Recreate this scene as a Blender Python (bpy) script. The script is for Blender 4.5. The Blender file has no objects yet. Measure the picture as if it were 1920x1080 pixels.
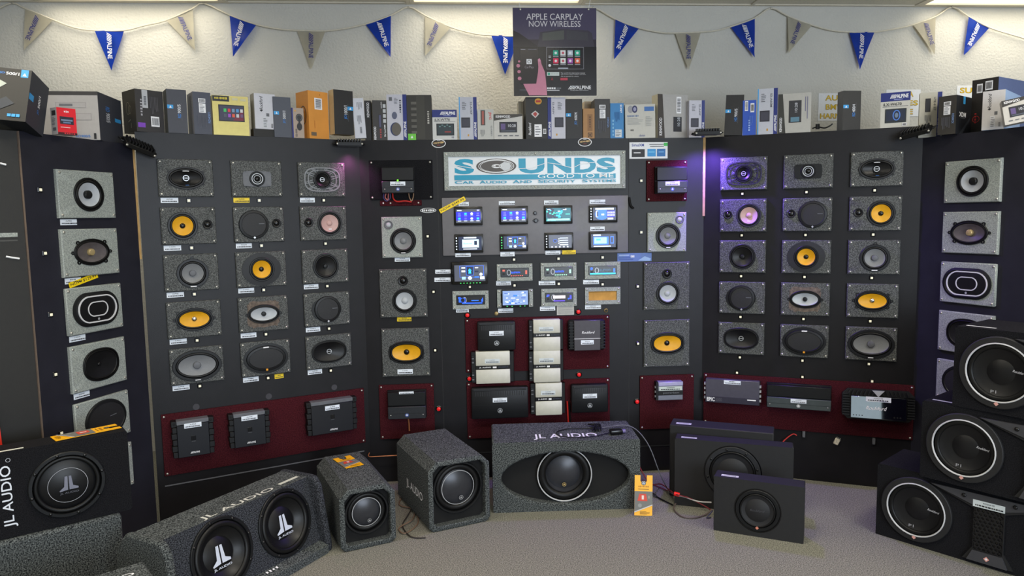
import bpy, bmesh, math, random
from math import sin, cos, pi, radians, sqrt, atan2
from mathutils import Vector, Matrix
random.seed(7)
SC = bpy.context.scene
COL = SC.collection

# ------------------------------------------------------------------ camera
EYE = 1.625                       # camera height above the carpet
FPX = 1345.0
PITCH, ROLL = radians(5.6), radians(.92)
_f = Vector((0, cos(PITCH), -sin(PITCH))); _r = Vector((1, 0, 0)); _d = _f.cross(_r)
_r2 = _r*cos(ROLL) + _d*sin(ROLL); _d2 = -_r*sin(ROLL) + _d*cos(ROLL)
cam = bpy.data.cameras.new('camera'); camo = bpy.data.objects.new('camera', cam); COL.objects.link(camo)
cam.sensor_width = 36; cam.lens = 36*FPX/1920; cam.clip_start = .05
mw = Matrix((( _r2.x, -_d2.x, -_f.x, 0), (_r2.y, -_d2.y, -_f.y, 0), (_r2.z, -_d2.z, -_f.z, EYE), (0, 0, 0, 1)))
camo.matrix_world = mw
SC.camera = camo

# ------------------------------------------------------------------ world, exposure
SC.view_settings.view_transform = 'Standard'; SC.view_settings.look = 'None'
SC.view_settings.gamma = 1; SC.view_settings.use_curve_mapping = False
SC.view_settings.exposure = 0.0
SC.cycles.max_bounces = 6; SC.cycles.diffuse_bounces = 3; SC.cycles.glossy_bounces = 3
wd = bpy.data.worlds.new('world'); SC.world = wd; wd.use_nodes = True
wd.node_tree.nodes['Background'].inputs[0].default_value = (.75, .85, 1, 1)
wd.node_tree.nodes['Background'].inputs[1].default_value = .8
def area_light(name, loc, target, sx, sy, power, col):
    l = bpy.data.lights.new(name, 'AREA'); l.shape = 'RECTANGLE'; l.size = sx; l.size_y = sy; l.energy = power; l.color = col
    o = bpy.data.objects.new(name, l); COL.objects.link(o); o.location = loc
    o.rotation_euler = (Vector(target) - Vector(loc)).to_track_quat('-Z', 'Y').to_euler()
    return o
# daylight entering through the shop front behind the camera
area_light('shopfront_daylight', (3.3, -3.7, 1.65), (-.9, 4, 1.3), 4.2, 2.3, 300, (.78, .88, 1.0))

# ------------------------------------------------------------------ pixel -> place on a real plane
def ray(x, y):
    a, b = (x-960)/FPX, (y-540)/FPX
    return Vector((_r2.x*a+_d2.x*b+_f.x, _r2.y*a+_d2.y*b+_f.y, _r2.z*a+_d2.z*b+_f.z))
def hit(o, a, x, y):
    d = ray(x, y); n = (sin(a), -cos(a))
    t = (n[0]*o[0]+n[1]*o[1])/(n[0]*d.x+n[1]*d.y)
    p = d*t; return Vector((p.x, p.y, p.z+EYE))
def onz(x, y, z):
    d = ray(x, y); t = (z-EYE)/d.z; p = d*t; return Vector((p.x, p.y, z))
# the faceted display: origin (plan), heading, width
PAN = {'C': ((-.895, 4.326), radians(4.1), 2.097), 'LW': ((-1.931, 3.745), radians(29.3), 1.188), 'RW': ((1.197, 4.476), radians(-20.9), 1.183),
       'LO': ((-2.112, 3.141), radians(73.3), .630), 'RO': ((2.302, 4.054), radians(-65.7), .640)}
TOP = 2.096
OTOP = 2.03
def uv(k, x, y):
    o, a, w = PAN[k]; h = hit(o, a, x, y)
    return (h.x-o[0])*cos(a)+(h.y-o[1])*sin(a), h.z
def pl(k, u, z, n=0.0):
    o, a, w = PAN[k]; return Vector((o[0]+u*cos(a)+n*sin(a), o[1]+u*sin(a)-n*cos(a), z))
def pr(k, x0, y0, x1, y1):
    a = uv(k, x0, y0); b = uv(k, x1, y1)
    return (a[0]+b[0])/2, (a[1]+b[1])/2, b[0]-a[0], a[1]-b[1]
WO = (PAN['C'][0][0]-sin(PAN['C'][1])*.8, PAN['C'][0][1]+cos(PAN['C'][1])*.8)
WA = PAN['C'][1]
CEIL = EYE+1.485

# ------------------------------------------------------------------ materials
MATS = {}
def s2l(c): c /= 255.; return c/12.92 if c <= .04045 else ((c+.055)/1.055)**2.4
def mat(name, rgb, rough=.5, metal=0., var=.06, scale=40., bump=0., bscale=200., emit=0., speck=None, spec=.5, sheen=0., coat=0.):
    if name in MATS: return MATS[name]
    m = bpy.data.materials.new(name); m.use_nodes = True; nt = m.node_tree; b = nt.nodes['Principled BSDF']
    lin = tuple(s2l(c) for c in rgb)
    tc = nt.nodes.new('ShaderNodeTexCoord')
    nz = nt.nodes.new('ShaderNodeTexNoise'); nz.inputs['Scale'].default_value = scale; nz.inputs['Detail'].default_value = 3
    nt.links.new(tc.outputs['Object'], nz.inputs['Vector'])
    rp = nt.nodes.new('ShaderNodeValToRGB')
    if speck:
        rp.color_ramp.elements[0].position = speck[2]; rp.color_ramp.elements[1].position = speck[3]
        rp.color_ramp.elements[0].color = tuple(s2l(c) for c in speck[0])+(1,); rp.color_ramp.elements[1].color = tuple(s2l(c) for c in speck[1])+(1,)
    else:
        rp.color_ramp.elements[0].position = .3; rp.color_ramp.elements[1].position = .7
        rp.color_ramp.elements[0].color = tuple(c*(1-var) for c in lin)+(1,); rp.color_ramp.elements[1].color = tuple(min(1, c*(1+var)) for c in lin)+(1,)
    nt.links.new(nz.outputs['Fac'], rp.inputs['Fac'])
    nt.links.new(rp.outputs['Color'], b.inputs['Base Color'])
    b.inputs['Roughness'].default_value = rough; b.inputs['Metallic'].default_value = metal
    b.inputs['Specular IOR Level'].default_value = spec
    if coat: b.inputs['Coat Weight'].default_value = coat
    if sheen:
        b.inputs['Sheen Weight'].default_value = sheen; b.inputs['Sheen Roughness'].default_value = .6
    if emit:
        b.inputs['Emission Color'].default_value = lin+(1,); b.inputs['Emission Strength'].default_value = emit
    if bump:
        nb = nt.nodes.new('ShaderNodeTexNoise'); nb.inputs['Scale'].default_value = bscale; nb.inputs['Detail'].default_value = 2
        nt.links.new(tc.outputs['Object'], nb.inputs['Vector'])
        bp = nt.nodes.new('ShaderNodeBump'); bp.inputs['Strength'].default_value = bump; bp.inputs['Distance'].default_value = .004
        nt.links.new(nb.outputs['Fac'], bp.inputs['Height']); nt.links.new(bp.outputs['Normal'], b.inputs['Normal'])
    MATS[name] = m; return m
def ink(rgb, rough=.55):      # flat print colour
    return mat('ink_%d_%d_%d' % tuple(rgb), rgb, rough, var=.03, scale=60)
def lit(rgb, e=1.0):          # a glowing patch of a screen
    return mat('lit_%d_%d_%d_%d' % (rgb[0], rgb[1], rgb[2], int(e*10)), rgb, .3, emit=e, var=.02)
M_panel = mat('display_laminate', (25, 24, 27), .40, var=.15, scale=9, bump=.10, bscale=260, spec=.26)
M_panelb = mat('blue_black_laminate', (37, 37, 46), .42, var=.12, scale=9, bump=.10, bscale=260, spec=.26)
M_panelside = mat('panel_edge_fibreboard', (150, 120, 85), .8)
M_gplate = mat('grey_hammered_plate', (150, 156, 152), .55, scale=210, speck=((126, 132, 130), (172, 178, 172), .36, .66), bump=.15, bscale=420)
M_dplate = mat('dark_speckled_plate', (66, 68, 68), .6, scale=210, speck=((38, 40, 41), (116, 119, 118), .40, .73), bump=.5, bscale=240)
M_carpet = mat('charcoal_box_carpet', (72, 76, 75), .95, scale=190, speck=((29, 32, 34), (116, 121, 121), .39, .68), bump=.8, bscale=220, spec=.1)
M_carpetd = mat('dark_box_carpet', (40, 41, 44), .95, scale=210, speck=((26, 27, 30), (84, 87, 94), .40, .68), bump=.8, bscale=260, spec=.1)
M_bcarpet = mat('black_box_carpet', (25, 25, 28), .95, scale=260, speck=((17, 17, 19), (40, 40, 44), .35, .75), bump=.6, bscale=320, spec=.1)
M_bvinyl = mat('black_vinyl', (25, 25, 27), .65, var=.1, bump=.2, bscale=500)
M_burg = mat('burgundy_carpet', (66, 22, 32), .95, scale=170, speck=((48, 15, 21), (82, 31, 38), .34, .7), bump=.6, bscale=320, spec=.1)
M_black = mat('black_plastic', (13, 13, 15), .5, var=.1, spec=.35)
M_satin = mat('satin_black_metal', (20, 21, 23), .42, var=.1, scale=90, spec=.32)
M_brush = mat('brushed_charcoal_metal', (46, 48, 52), .42, metal=.35, var=.12, scale=80)
M_rubber = mat('black_rubber', (11, 11, 12), .45, var=.1, spec=.32)
M_gloss = mat('gloss_black', (12, 12, 14), .25, var=.1)
M_conek = mat('black_cone', (19, 19, 21), .40, var=.12, spec=.35)
M_conesub = mat('graphite_subwoofer_cone', (58, 59, 64), .32, var=.08, metal=.3)
M_coneg = mat('grey_cone', (122, 124, 128), .45, var=.06, scale=200)
M_conew = mat('silver_cone', (178, 183, 190), .42, var=.05)
M_coney = mat('yellow_cone', (226, 164, 14), .45, var=.05)
M_conep = mat('blush_cone', (196, 160, 156), .45, var=.05)
M_coneb = mat('brown_grey_cone', (88, 82, 84), .4, var=.12)
M_chrome = mat('chrome', (205, 205, 208), .18, metal=1., var=.03)
M_silver = mat('silver_paint', (190, 192, 196), .35, metal=.4, var=.04)
M_screw = mat('screw_steel', (190, 188, 180), .35, metal=.8, var=.1)
M_grey = mat('grey_plastic', (96, 98, 104), .5, var=.1)
M_dgrey = mat('dark_grey_plastic', (40, 41, 44), .5, var=.1, spec=.3)
M_cream = mat('cream_switch_cap', (246, 240, 214), .5, var=.03, emit=.25)  # caps are plain and unlit; a faint glow is added to their colour
M_white = mat('white_card', (232, 234, 238), .6, var=.03)
M_tagw = mat('white_price_tag', (232, 239, 250), .5, var=.03)
M_tagy = mat('yellow_price_tag', (250, 214, 10), .5, var=.03)
M_radio = mat('grey_laminate', (112, 111, 116), .45, var=.05)
M_white_amp = mat('cream_amp_cover', (205, 203, 190), .5, metal=.15, var=.04, bump=.1)
M_red = mat('red_button', (225, 24, 28), .35, var=.05, emit=.15)
M_copper = mat('copper_wire', (190, 120, 80), .4, metal=.5)
M_redw = mat('red_wire', (190, 40, 34), .5)
M_brass = mat('brass_knob', (150, 130, 90), .4, metal=.6, var=.1)
M_ink = ink((34, 34, 38)); M_inkw = ink((240, 240, 244)); M_blue = ink((30, 44, 120)); M_cyan = ink((58, 160, 226))

# ------------------------------------------------------------------ mesh helpers
def link(name, bm, mats, parent=None, loc=None, rot=None, smooth=True):
    me = bpy.data.meshes.new(name)
    bmesh.ops.recalc_face_normals(bm, faces=bm.faces[:]) if smooth is not None else None
    bm.to_mesh(me); bm.free()
    for m in (mats if isinstance(mats, (list, tuple)) else [mats]): me.materials.append(m)
    if smooth:
        for p in me.polygons: p.use_smooth = True
        me.set_sharp_from_angle(angle=radians(38))
    return linkmesh(name, me, parent, loc, rot)
def linkmesh(name, me, parent=None, loc=None, rot=None):
    o = bpy.data.objects.new(name, me); COL.objects.link(o)
    if parent: o.parent = parent
    if loc is not None: o.location = loc
    if rot is not None: o.rotation_euler = rot
    return o
def thing(name, label, cat, loc, rotz=0., group=None, rot=None):
    o = bpy.data.objects.new(name, None); COL.objects.link(o); o.empty_display_size = .05
    o.location = loc; o.rotation_euler = rot if rot else (0, 0, rotz)
    o['label'] = label; o['category'] = cat
    if group: o['group'] = group
    return o
def tag(o, label, cat, group=None):
    o['label'] = label; o['category'] = cat
    if group: o['group'] = group
    return o
def struct(o, label=None):
    o['kind'] = 'structure'
    if label: o['label'] = label
    return o
def box(bm, x0, x1, y0, y1, z0, z1, bev=0., seg=1, mi=0):
    v = [bm.verts.new((x, y, z)) for x in (x0, x1) for y in (y0, y1) for z in (z0, z1)]
    fs = [bm.faces.new([v[i] for i in q]) for q in ((0, 1, 3, 2), (4, 6, 7, 5), (0, 4, 5, 1), (2, 3, 7, 6), (0, 2, 6, 4), (1, 5, 7, 3))]
    for f in fs: f.material_index = mi
    if bev:
        es = list({e for f in fs for e in f.edges})
        r = bmesh.ops.bevel(bm, geom=es, offset=bev, segments=seg, affect='EDGES', profile=.5)
        for f in r['faces']: f.material_index = mi
    return fs
def B(*a, **k):
    bm = bmesh.new(); box(bm, *a, **k); return bm
def loft(bm, rings, cap0=False, cap1=False, mi=0):
    R = [[bm.verts.new(p) for p in r] for r in rings]
    n = len(R[0])
    for i in range(len(R)-1):
        for j in range(n):
            f = bm.faces.new((R[i][j], R[i][(j+1) % n], R[i+1][(j+1) % n], R[i+1][j])); f.material_index = mi
    if cap0: bm.faces.new(R[0]).material_index = mi
    if cap1: bm.faces.new(R[-1][::-1]).material_index = mi
TH = [2*pi*i/48 for i in range(48)]
def ell(a, b, y, cx=0, cz=0, ths=TH): return [(cx+a*cos(t), y, cz+b*sin(t)) for t in ths]
def stad(a, b, y, cx=0, cz=0, ths=TH):        # stadium: half circles of radius b
    return [(cx+b*cos(t)+(a-b if cos(t) > 1e-6 else (-(a-b) if cos(t) < -1e-6 else 0)), y, cz+b*sin(t)) for t in ths]
def sup(a, b, y, cx=0, cz=0, e=.55, ths=TH):   # superellipse
    return [(cx+a*math.copysign(abs(cos(t))**e, cos(t)), y, cz+b*math.copysign(abs(sin(t))**e, sin(t))) for t in ths]
def rectring(x0, x1, z0, z1, y, cx, cz, ths):
    out = []
    for t in ths:
        c, s = cos(t), sin(t); k = 1e9
        if c > 1e-9: k = min(k, (x1-cx)/c)
        if c < -1e-9: k = min(k, (x0-cx)/c)
        if s > 1e-9: k = min(k, (z1-cz)/s)
        if s < -1e-9: k = min(k, (z0-cz)/s)
        out.append((cx+k*c, y, cz+k*s))
    return out
def angs(x0, x1, z0, z1, cx, cz, n=48):
    cor = [atan2(z-cz, x-cx) % (2*pi) for x in (x0, x1) for z in (z0, z1)]
    a = [2*pi*i/n for i in range(n)]
    a = [t for t in a if all(abs(t-c) > .03 for c in cor)]
    return sorted(a+cor)
def plate_holed(bm, w, h, t, cx, cz, a, b, bev=.004, fn=None, x0=None):
    x0, x1, z0, z1 = -w/2, w/2, -h/2, h/2
    ths = angs(x0, x1, z0, z1, cx, cz); fn = fn or ell
    loft(bm, [rectring(x0, x1, z0, z1, 0, cx, cz, ths), rectring(x0, x1, z0, z1, -t+bev, cx, cz, ths),
              rectring(x0+bev, x1-bev, z0+bev, z1-bev, -t, cx, cz, ths), fn(a, b, -t, cx, cz, ths=ths), fn(a, b, -.0005, cx, cz, ths=ths)])
def prism(bm, pts, y0, y1, mi=0):   # polygon (x,z) extruded between y0 (front) and y1
    loft(bm, [[(x, y0, z) for x, z in pts], [(x, y1, z) for x, z in pts]], True, True, mi)
def tube(bm, pts, r, n=6, mi=0):
    pts = [Vector(p) for p in pts]; rings = []
    for i, p in enumerate(pts):
        d = (pts[min(i+1, len(pts)-1)]-pts[max(i-1, 0)]).normalized()
        a = d.orthogonal().normalized() if i == 0 else (rings_a - d*rings_a.dot(d)).normalized()
        rings_a = a; b = d.cross(a)
        rings.append([p+(a*cos(2*pi*k/n)+b*sin(2*pi*k/n))*r for k in range(n)])
    loft(bm, rings, True, True, mi)
def spline(pts, m=6):
    pts = [Vector(p) for p in pts]; out = []
    for i in range(len(pts)-1):
        p0, p1, p2, p3 = pts[max(i-1, 0)], pts[i], pts[i+1], pts[min(i+2, len(pts)-1)]
        for j in range(m):
            t = j/m
            out.append(.5*((2*p1)+(-p0+p2)*t+(2*p0-5*p1+4*p2-p3)*t*t+(-p0+3*p1-3*p2+p3)*t**3))
    return out+[pts[-1]]

# ---- lettering: flat outlines, normalised to their own bounds
TXT = {}
def text_geo(s, bold=0., shear=0.):
    key = (s, bold, shear)
    if key in TXT: return TXT[key]
    if s.startswith('////'):
        n = s.count('/'); v, f, a = text_geo(s[n:], bold, 0.); k = .36
        vs = [(k-.5+(x+.5)*(1-k), z) for x, z in v]; fs = [tuple(q) for q in f]
        for i in range(n):
            x0 = -.5+i*k/(n+.6); b_ = k/(n+.6)*.55; o_ = len(vs); sl = k*.30
            vs += [(x0, -.5), (x0+b_, -.5), (x0+b_+sl, .5), (x0+sl, .5)]; fs.append((o_, o_+1, o_+2, o_+3))
        TXT[key] = (vs, fs, a/(1-k)); return TXT[key]
    cu = bpy.data.curves.new('t', 'FONT'); cu.body = s; cu.size = 1; cu.offset = bold; cu.shear = shear; cu.resolution_u = 3; cu.align_x = 'CENTER'
    o = bpy.data.objects.new('t', cu); COL.objects.link(o)
    dg = bpy.context.evaluated_depsgraph_get(); me = bpy.data.meshes.new_from_object(o.evaluated_get(dg))
    vs = [(v.co.x, v.co.y) for v in me.vertices]; fs = [tuple(p.vertices) for p in me.polygons]
    bpy.data.objects.remove(o); bpy.data.curves.remove(cu); bpy.data.meshes.remove(me)
    x0 = min(v[0] for v in vs); x1 = max(v[0] for v in vs); z0 = min(v[1] for v in vs); z1 = max(v[1] for v in vs)
    TXT[key] = ([((x-x0)/(x1-x0)-.5, (z-z0)/(z1-z0)-.5) for x, z in vs], fs, (x1-x0)/(z1-z0))
    return TXT[key]
# art items, in metres on a face whose centre is (0,0), x right, z up
#   ('r', xc, zc, w, h, mat[, rot])  ('e', xc, zc, rx, rz, mat)  ('o', xc, zc, rx, rz, thickness, mat)  ('p', [(x,z)..], mat)
#   ('t', text, xc, zc, w, h, mat[, rot[, bold[, shear]]])   w == 0: natural width
def art(name, items, parent, loc=(0, 0, 0), rot=(0, 0, 0), y0=0., step=.00035):
    bm = bmesh.new(); mats = []
    def mi(m):
        if m not in mats: mats.append(m)
        return mats.index(m)
    for i, it in enumerate(items):
        y = y0-.0004-step*i; k = it[0]
        if k == 'r':
            _, xc, zc, w, h, m = it[:6]; a = radians(it[6]) if len(it) > 6 else 0
            q = [(-w/2, -h/2), (w/2, -h/2), (w/2, h/2), (-w/2, h/2)]
            bm.faces.new([bm.verts.new((xc+x*cos(a)-z*sin(a), y, zc+x*sin(a)+z*cos(a))) for x, z in q]).material_index = mi(m)
        elif k == 'e':
            _, xc, zc, rx, rz, m = it
            bm.faces.new([bm.verts.new((xc+rx*cos(t), y, zc+rz*sin(t))) for t in TH[::2]]).material_index = mi(m)
        elif k == 'o':
            _, xc, zc, rx, rz, th, m = it
            loft(bm, [ell(rx, rz, y, xc, zc), ell(rx-th, rz-th, y, xc, zc)], mi=mi(m))
        elif k == 'p':
            bm.faces.new([bm.verts.new((x, y, z)) for x, z in it[1]]).material_index = mi(it[2])
        elif k == 't':
            _, s, xc, zc, w, h, m = it[:7]; a = radians(it[7]) if len(it) > 7 else 0
            if s[0] == '~':        # lettering too small to read: a row of strokes
                n_ = int(s[1:]); rr_ = random.Random(n_+int(w*1e4))
                for j in range(n_):
                    bw = w/n_*(.45+.35*rr_.random()); bh = h*(.6+.4*rr_.random()); x_ = ((j+.5)/n_-.5)*w
                    bm.faces.new([bm.verts.new((xc+(x_+p)*cos(a)-q_*sin(a), y, zc+(x_+p)*sin(a)+q_*cos(a))) for p, q_ in ((-bw/2, -bh/2), (bw/2, -bh/2), (bw/2, bh/2), (-bw/2, bh/2))]).material_index = mi(m)
                continue
            vs, fs, asp = text_geo(s, it[8] if len(it) > 8 else 0., it[9] if len(it) > 9 else 0.)
            if not w: w = h*asp
            q = [bm.verts.new((xc+x*w*cos(a)-z*h*sin(a), y, zc+x*w*sin(a)+z*h*cos(a))) for x, z in vs]; ix = mi(m)
            for f in fs:
                try: bm.faces.new([q[j] for j in f]).material_index = ix
                except ValueError: pass
    bmesh.ops.recalc_face_normals(bm, faces=bm.faces[:])
    for f in bm.faces:
        if f.normal.y > 0: f.normal_flip()
    me = bpy.data.meshes.new(name); bm.to_mesh(me); bm.free()
    for m in mats: me.materials.append(m)
    return linkmesh(name, me, parent, loc, rot)

def _dome(r, h, n=10):
    bm = bmesh.new(); loft(bm, [[(rr*cos(2*pi*i/n), -yy, rr*sin(2*pi*i/n)) for i in range(n)] for rr, yy in ((r, 0), (r*.9, h*.6), (r*.5, h))], False, True)
    me = bpy.data.meshes.new('screw'); bmesh.ops.recalc_face_normals(bm, faces=bm.faces[:]); bm.to_mesh(me); bm.free(); me.materials.append(M_screw)
    for p in me.polygons: p.use_smooth = True
    return me
SCREW = _dome(.0065, .004)
def screws(parent, w, h, y, ins=.014, extra=()):
    for x, z in [(sx*(w/2-ins), sz*(h/2-ins)) for sx in (-1, 1) for sz in (-1, 1)]+list(extra): linkmesh('screw', SCREW, parent, (x, y, z))

# ================================================================== THE SETTING
def wallplane_pt(u, z, n=0.):
    return Vector((WO[0]+u*cos(WA)+n*sin(WA), WO[1]+u*sin(WA)-n*cos(WA), z))
M_wall = mat('orange_peel_wall_paint', (205, 203, 196), .7, var=.03, scale=3, bump=.8, bscale=62, spec=.25)
for _n in M_wall.node_tree.nodes:
    if _n.type == 'BUMP': _n.inputs['Distance'].default_value = .0055
M_floor = mat('loop_pile_carpet', (128, 124, 117), .98, scale=190, speck=((88, 88, 81), (158, 156, 142), .36, .66), bump=.6, bscale=260, spec=.1)
def slab(name, bm, m, parent=None): return struct(link(name, bm, m, parent, smooth=False)) if not parent else link(name, bm, m, parent, smooth=False)
slab('floor', B(-5.2, 6.2, -4.2, 6.4, -.1, 0), M_floor)
o = slab('wall_back', B(-4.4, 6.4, 0, .15, 0, CEIL+.1), M_wall); o.location = (WO[0], WO[1], 0); o.rotation_euler = (0, 0, WA)
slab('wall_left', B(-5.2, -5.05, -4.2, 6.2, 0, CEIL+.1), M_wall)
slab('wall_right', B(6.05, 6.2, -4.2, 6.4, 0, CEIL+.1), M_wall)
# front wall: shop-front opening behind the camera
bm = bmesh.new(); box(bm, -5.2, 6.2, -4.2, -4.05, 2.85, CEIL+.1); box(bm, -5.2, 6.2, -4.2, -4.05, 0, .45); box(bm, -5.2, -2.8, -4.2, -4.05, .45, 2.85); box(bm, 5.4, 6.2, -4.2, -4.05, .45, 2.85)
slab('wall_front', bm, M_wall)
bm = bmesh.new()
for x in (-2.8, -1.0, 1.0, 3.2, 5.35): box(bm, x, x+.05, -4.16, -4.09, .45, 2.85)
box(bm, -2.8, 5.4, -4.16, -4.09, .45, .5); box(bm, -2.8, 5.4, -4.16, -4.09, 2.8, 2.85)
slab('window_1', bm, M_silver)
# suspended ceiling: slab, tiles and T-bars laid out from the back wall
M_tile = mat('mineral_fibre_tile', (226, 220, 204), .9, var=.08, scale=120, bump=.5, bscale=140, spec=.1)
M_tbar = mat('ceiling_grid_bar', (222, 214, 196), .5, var=.03)
cl = struct(link('ceiling', B(-5.5, 6.5, -4.5, 6.8, CEIL+.05, CEIL+.15), M_tile, smooth=False))
grid = bpy.data.objects.new('ceiling_grid', None); COL.objects.link(grid); grid.parent = cl
grid.location = (WO[0]+.895*cos(WA), WO[1]+.895*sin(WA), 0); grid.rotation_euler = (0, 0, WA)
TLX, TLY = 1.22, .61
bm = B(-TLX/2+.014, TLX/2-.014, -TLY/2+.014, TLY/2-.014, CEIL+.004, CEIL+.03); tm = bpy.data.meshes.new('ceiling_tile'); bm.to_mesh(tm); bm.free(); tm.materials.append(M_tile)
LIGHTS = {(0, 0): 1, (-2, 0): 1, (2, 0): 0, (3, 0): 1, (-2, 4): 1, (0, 4): 1, (2, 4): 1, (-2, 8): 1, (0, 8): 1, (2, 8): 1}
X0 = -.02                          # centre of the troffer beside the wall
def troffer(i, j, cx, cy):
    lab = 'lit fluorescent ceiling light '+{(0, 0): 'above the hanging poster', (-2, 0): 'above the cartons on the price-tagged wing', (3, 0): 'above the cartons behind the stacked subwoofers'}.get((i, j), '%s, %s' % ('over the open carpet' if j == 4 else 'by the shop window', {-2: 'on the price-tagged wing side', 0: 'in line with the sign', 2: 'on the purple-lit wing side'}.get(i, '')))
    w = grid.location + Vector((cx*cos(WA)-cy*sin(WA), cx*sin(WA)+cy*cos(WA), 0))
    t = thing('ceiling_light', lab, 'ceiling light', (w.x, w.y, CEIL), WA, 'fluorescent troffers')
    bm = bmesh.new(); a, b = TLX/2-.014, TLY/2-.014
    for q in ((-a, a, -b, -b+.03), (-a, a, b-.03, b), (-a, -a+.03, -b+.03, b-.03), (a-.03, a, -b+.03, b-.03)): box(bm, q[0], q[1], q[2], q[3], -.004, .02)
    link('frame', bm, M_tbar, t, smooth=False)
    link('diffuser', B(-a+.03, a-.03, -b+.03, b-.03, .008, .016), mat('lit_diffuser', (255, 244, 214), .4, emit=2.2, var=.01), t, smooth=False)
    l = area_light('troffer_lamp', (0, 0, -.008), (0, 0, -1), TLX-.12, TLY-.12, 5 if j == 0 else 25, (1., .93, .80)); l.parent = t; l.rotation_euler = (0, 0, 0); l.data.spread = radians(155)
LP = 13
for i in range(-4, 5):
    for j in range(0, 14):
        cx, cy = X0+i*TLX, -.02-TLY*(j+.5)
        if LIGHTS.get((i, j)): troffer(i, j, cx, cy)
        elif j < 9 and abs(i) < 4: linkmesh('ceiling_tile', tm, grid, (cx, cy, 0))
for i in range(-4, 5): link('grid_bar', B(X0+i*TLX-TLX/2-.012, X0+i*TLX-TLX/2+.012, -9, 0, CEIL-.004, CEIL+.03), M_tbar, grid, smooth=False)
for j in range(0, 14): link('grid_bar', B(-5, 5, -.02-TLY*j-.012, -.02-TLY*j+.012, CEIL-.003, CEIL+.03), M_tbar, grid, smooth=False)

# ---- the faceted display: one board per facet with its top deck
M_wood = mat('raw_wood_edge', (196, 158, 104), .7, var=.12, scale=30)
def facet(k, label, top, dx0=0., dx1=0., deck=.42):
    o, a, w = PAN[k]
    t = thing('display_panel', label, 'display panel', (o[0], o[1], 0), a)
    link('board', B(dx0, w+dx1, 0, .018, .0, top), M_panelb if k in ('LO', 'RO') else M_panel, t, smooth=False)
    link('deck', B(dx0+.02, w+dx1-.02, .0185, deck, top-.03, top-.002), M_panel, t, smooth=False)
    return t
tC = facet('C', 'wide black display panel carrying the shop sign and radios', TOP, deck=.6)
tL = facet('LW', 'angled black display panel with price-tagged speaker plates', TOP, .006, .006)
tR = facet('RW', 'angled black display panel under the purple spotlight', TOP, -.004, .004)
tLO = facet('LO', 'outer black display panel with grey plates and price tags', OTOP, 0, -.012, .3)
tRO = facet('RO', 'outer black display panel behind the stacked subwoofers', OTOP, -.006, .35, .42)
for u in (uv('C', 822, 400)[0], uv('C', 1179, 500)[0]):
    link('joint_strip', B(u-.0015, u+.0015, -.0012, 0, 0, TOP), mat('joint_line', (30, 29, 30), .6), tC, smooth=False)
link('wood_edge', B(-.006, .008, -.006, .017, uv('RW', 1322, 405)[1], TOP), M_wood, tR, smooth=False)
link('wood_edge', B(.618, .629, -.003, .017, uv('LW', 262, 486)[1], OTOP), M_wood, tLO, smooth=False)
link('plinth_rail', B(.04, 1.15, -.004, -.0005, .205, .211), M_grey, tL, smooth=False)
link('plinth_rail', B(.0, 2.09, -.004, -.0005, .16, .166), M_dgrey, tC, smooth=False)
link('edge_trim', B(-.003, 0, -.002, .018, 0, OTOP), mat('panel_edge_line', (110, 95, 84), .7), tLO, smooth=False)
for x, y in ((626.7, 726), (504, 743), (367.8, 763)):
    u, z = uv('LW', x, y); bm = bmesh.new(); loft(bm, [ell(.017, .017, -.002, u, z), ell(.017, .017, 0, u, z)], True)
    link('hole_plug', bm, mat('felt_plug', (66, 66, 72), .9), tL)
# darker board that closes the display at its near end
e = PAN['LO'][0]
t = thing('display_panel', 'dark end board with a worn pale strip at the display edge', 'display panel', (e[0]-.004, e[1]-.002, 0), radians(48))
link('board', B(-.9, -.004, 0, .018, 0, OTOP), mat('dark_end_board', (25, 24, 22), .6, var=.1, bump=.1), t, smooth=False)
def on_end(x, y):
    h = hit((e[0]-.004, e[1]-.002), radians(48), x, y); a = radians(48); return (h.x-e[0]+.004)*cos(a)+(h.y-e[1]+.002)*sin(a), h.z
u0, z0 = on_end(0, 437); u1, z1 = on_end(33, 444)
link('metal_strip', B(u0-.2, u1, -.002, 0, z1, z0), M_gplate, t, smooth=False)
u1, z1 = on_end(33, 452); link('paint_patch', B(u0-.2, u1, -.001, 0, z1, z0-.03), mat('rubbed_patch', (66, 66, 64), .6), t, smooth=False)
for q in (((0, 306), (6, 308), (11, 309)), ((11, 481), (22, 483), (36, 485))):
    bm = bmesh.new(); tube(bm, [(on_end(*p)[0], -.003, on_end(*p)[1]) for p in q], .004); link('tape_scrap', bm, M_white, t)
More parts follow.
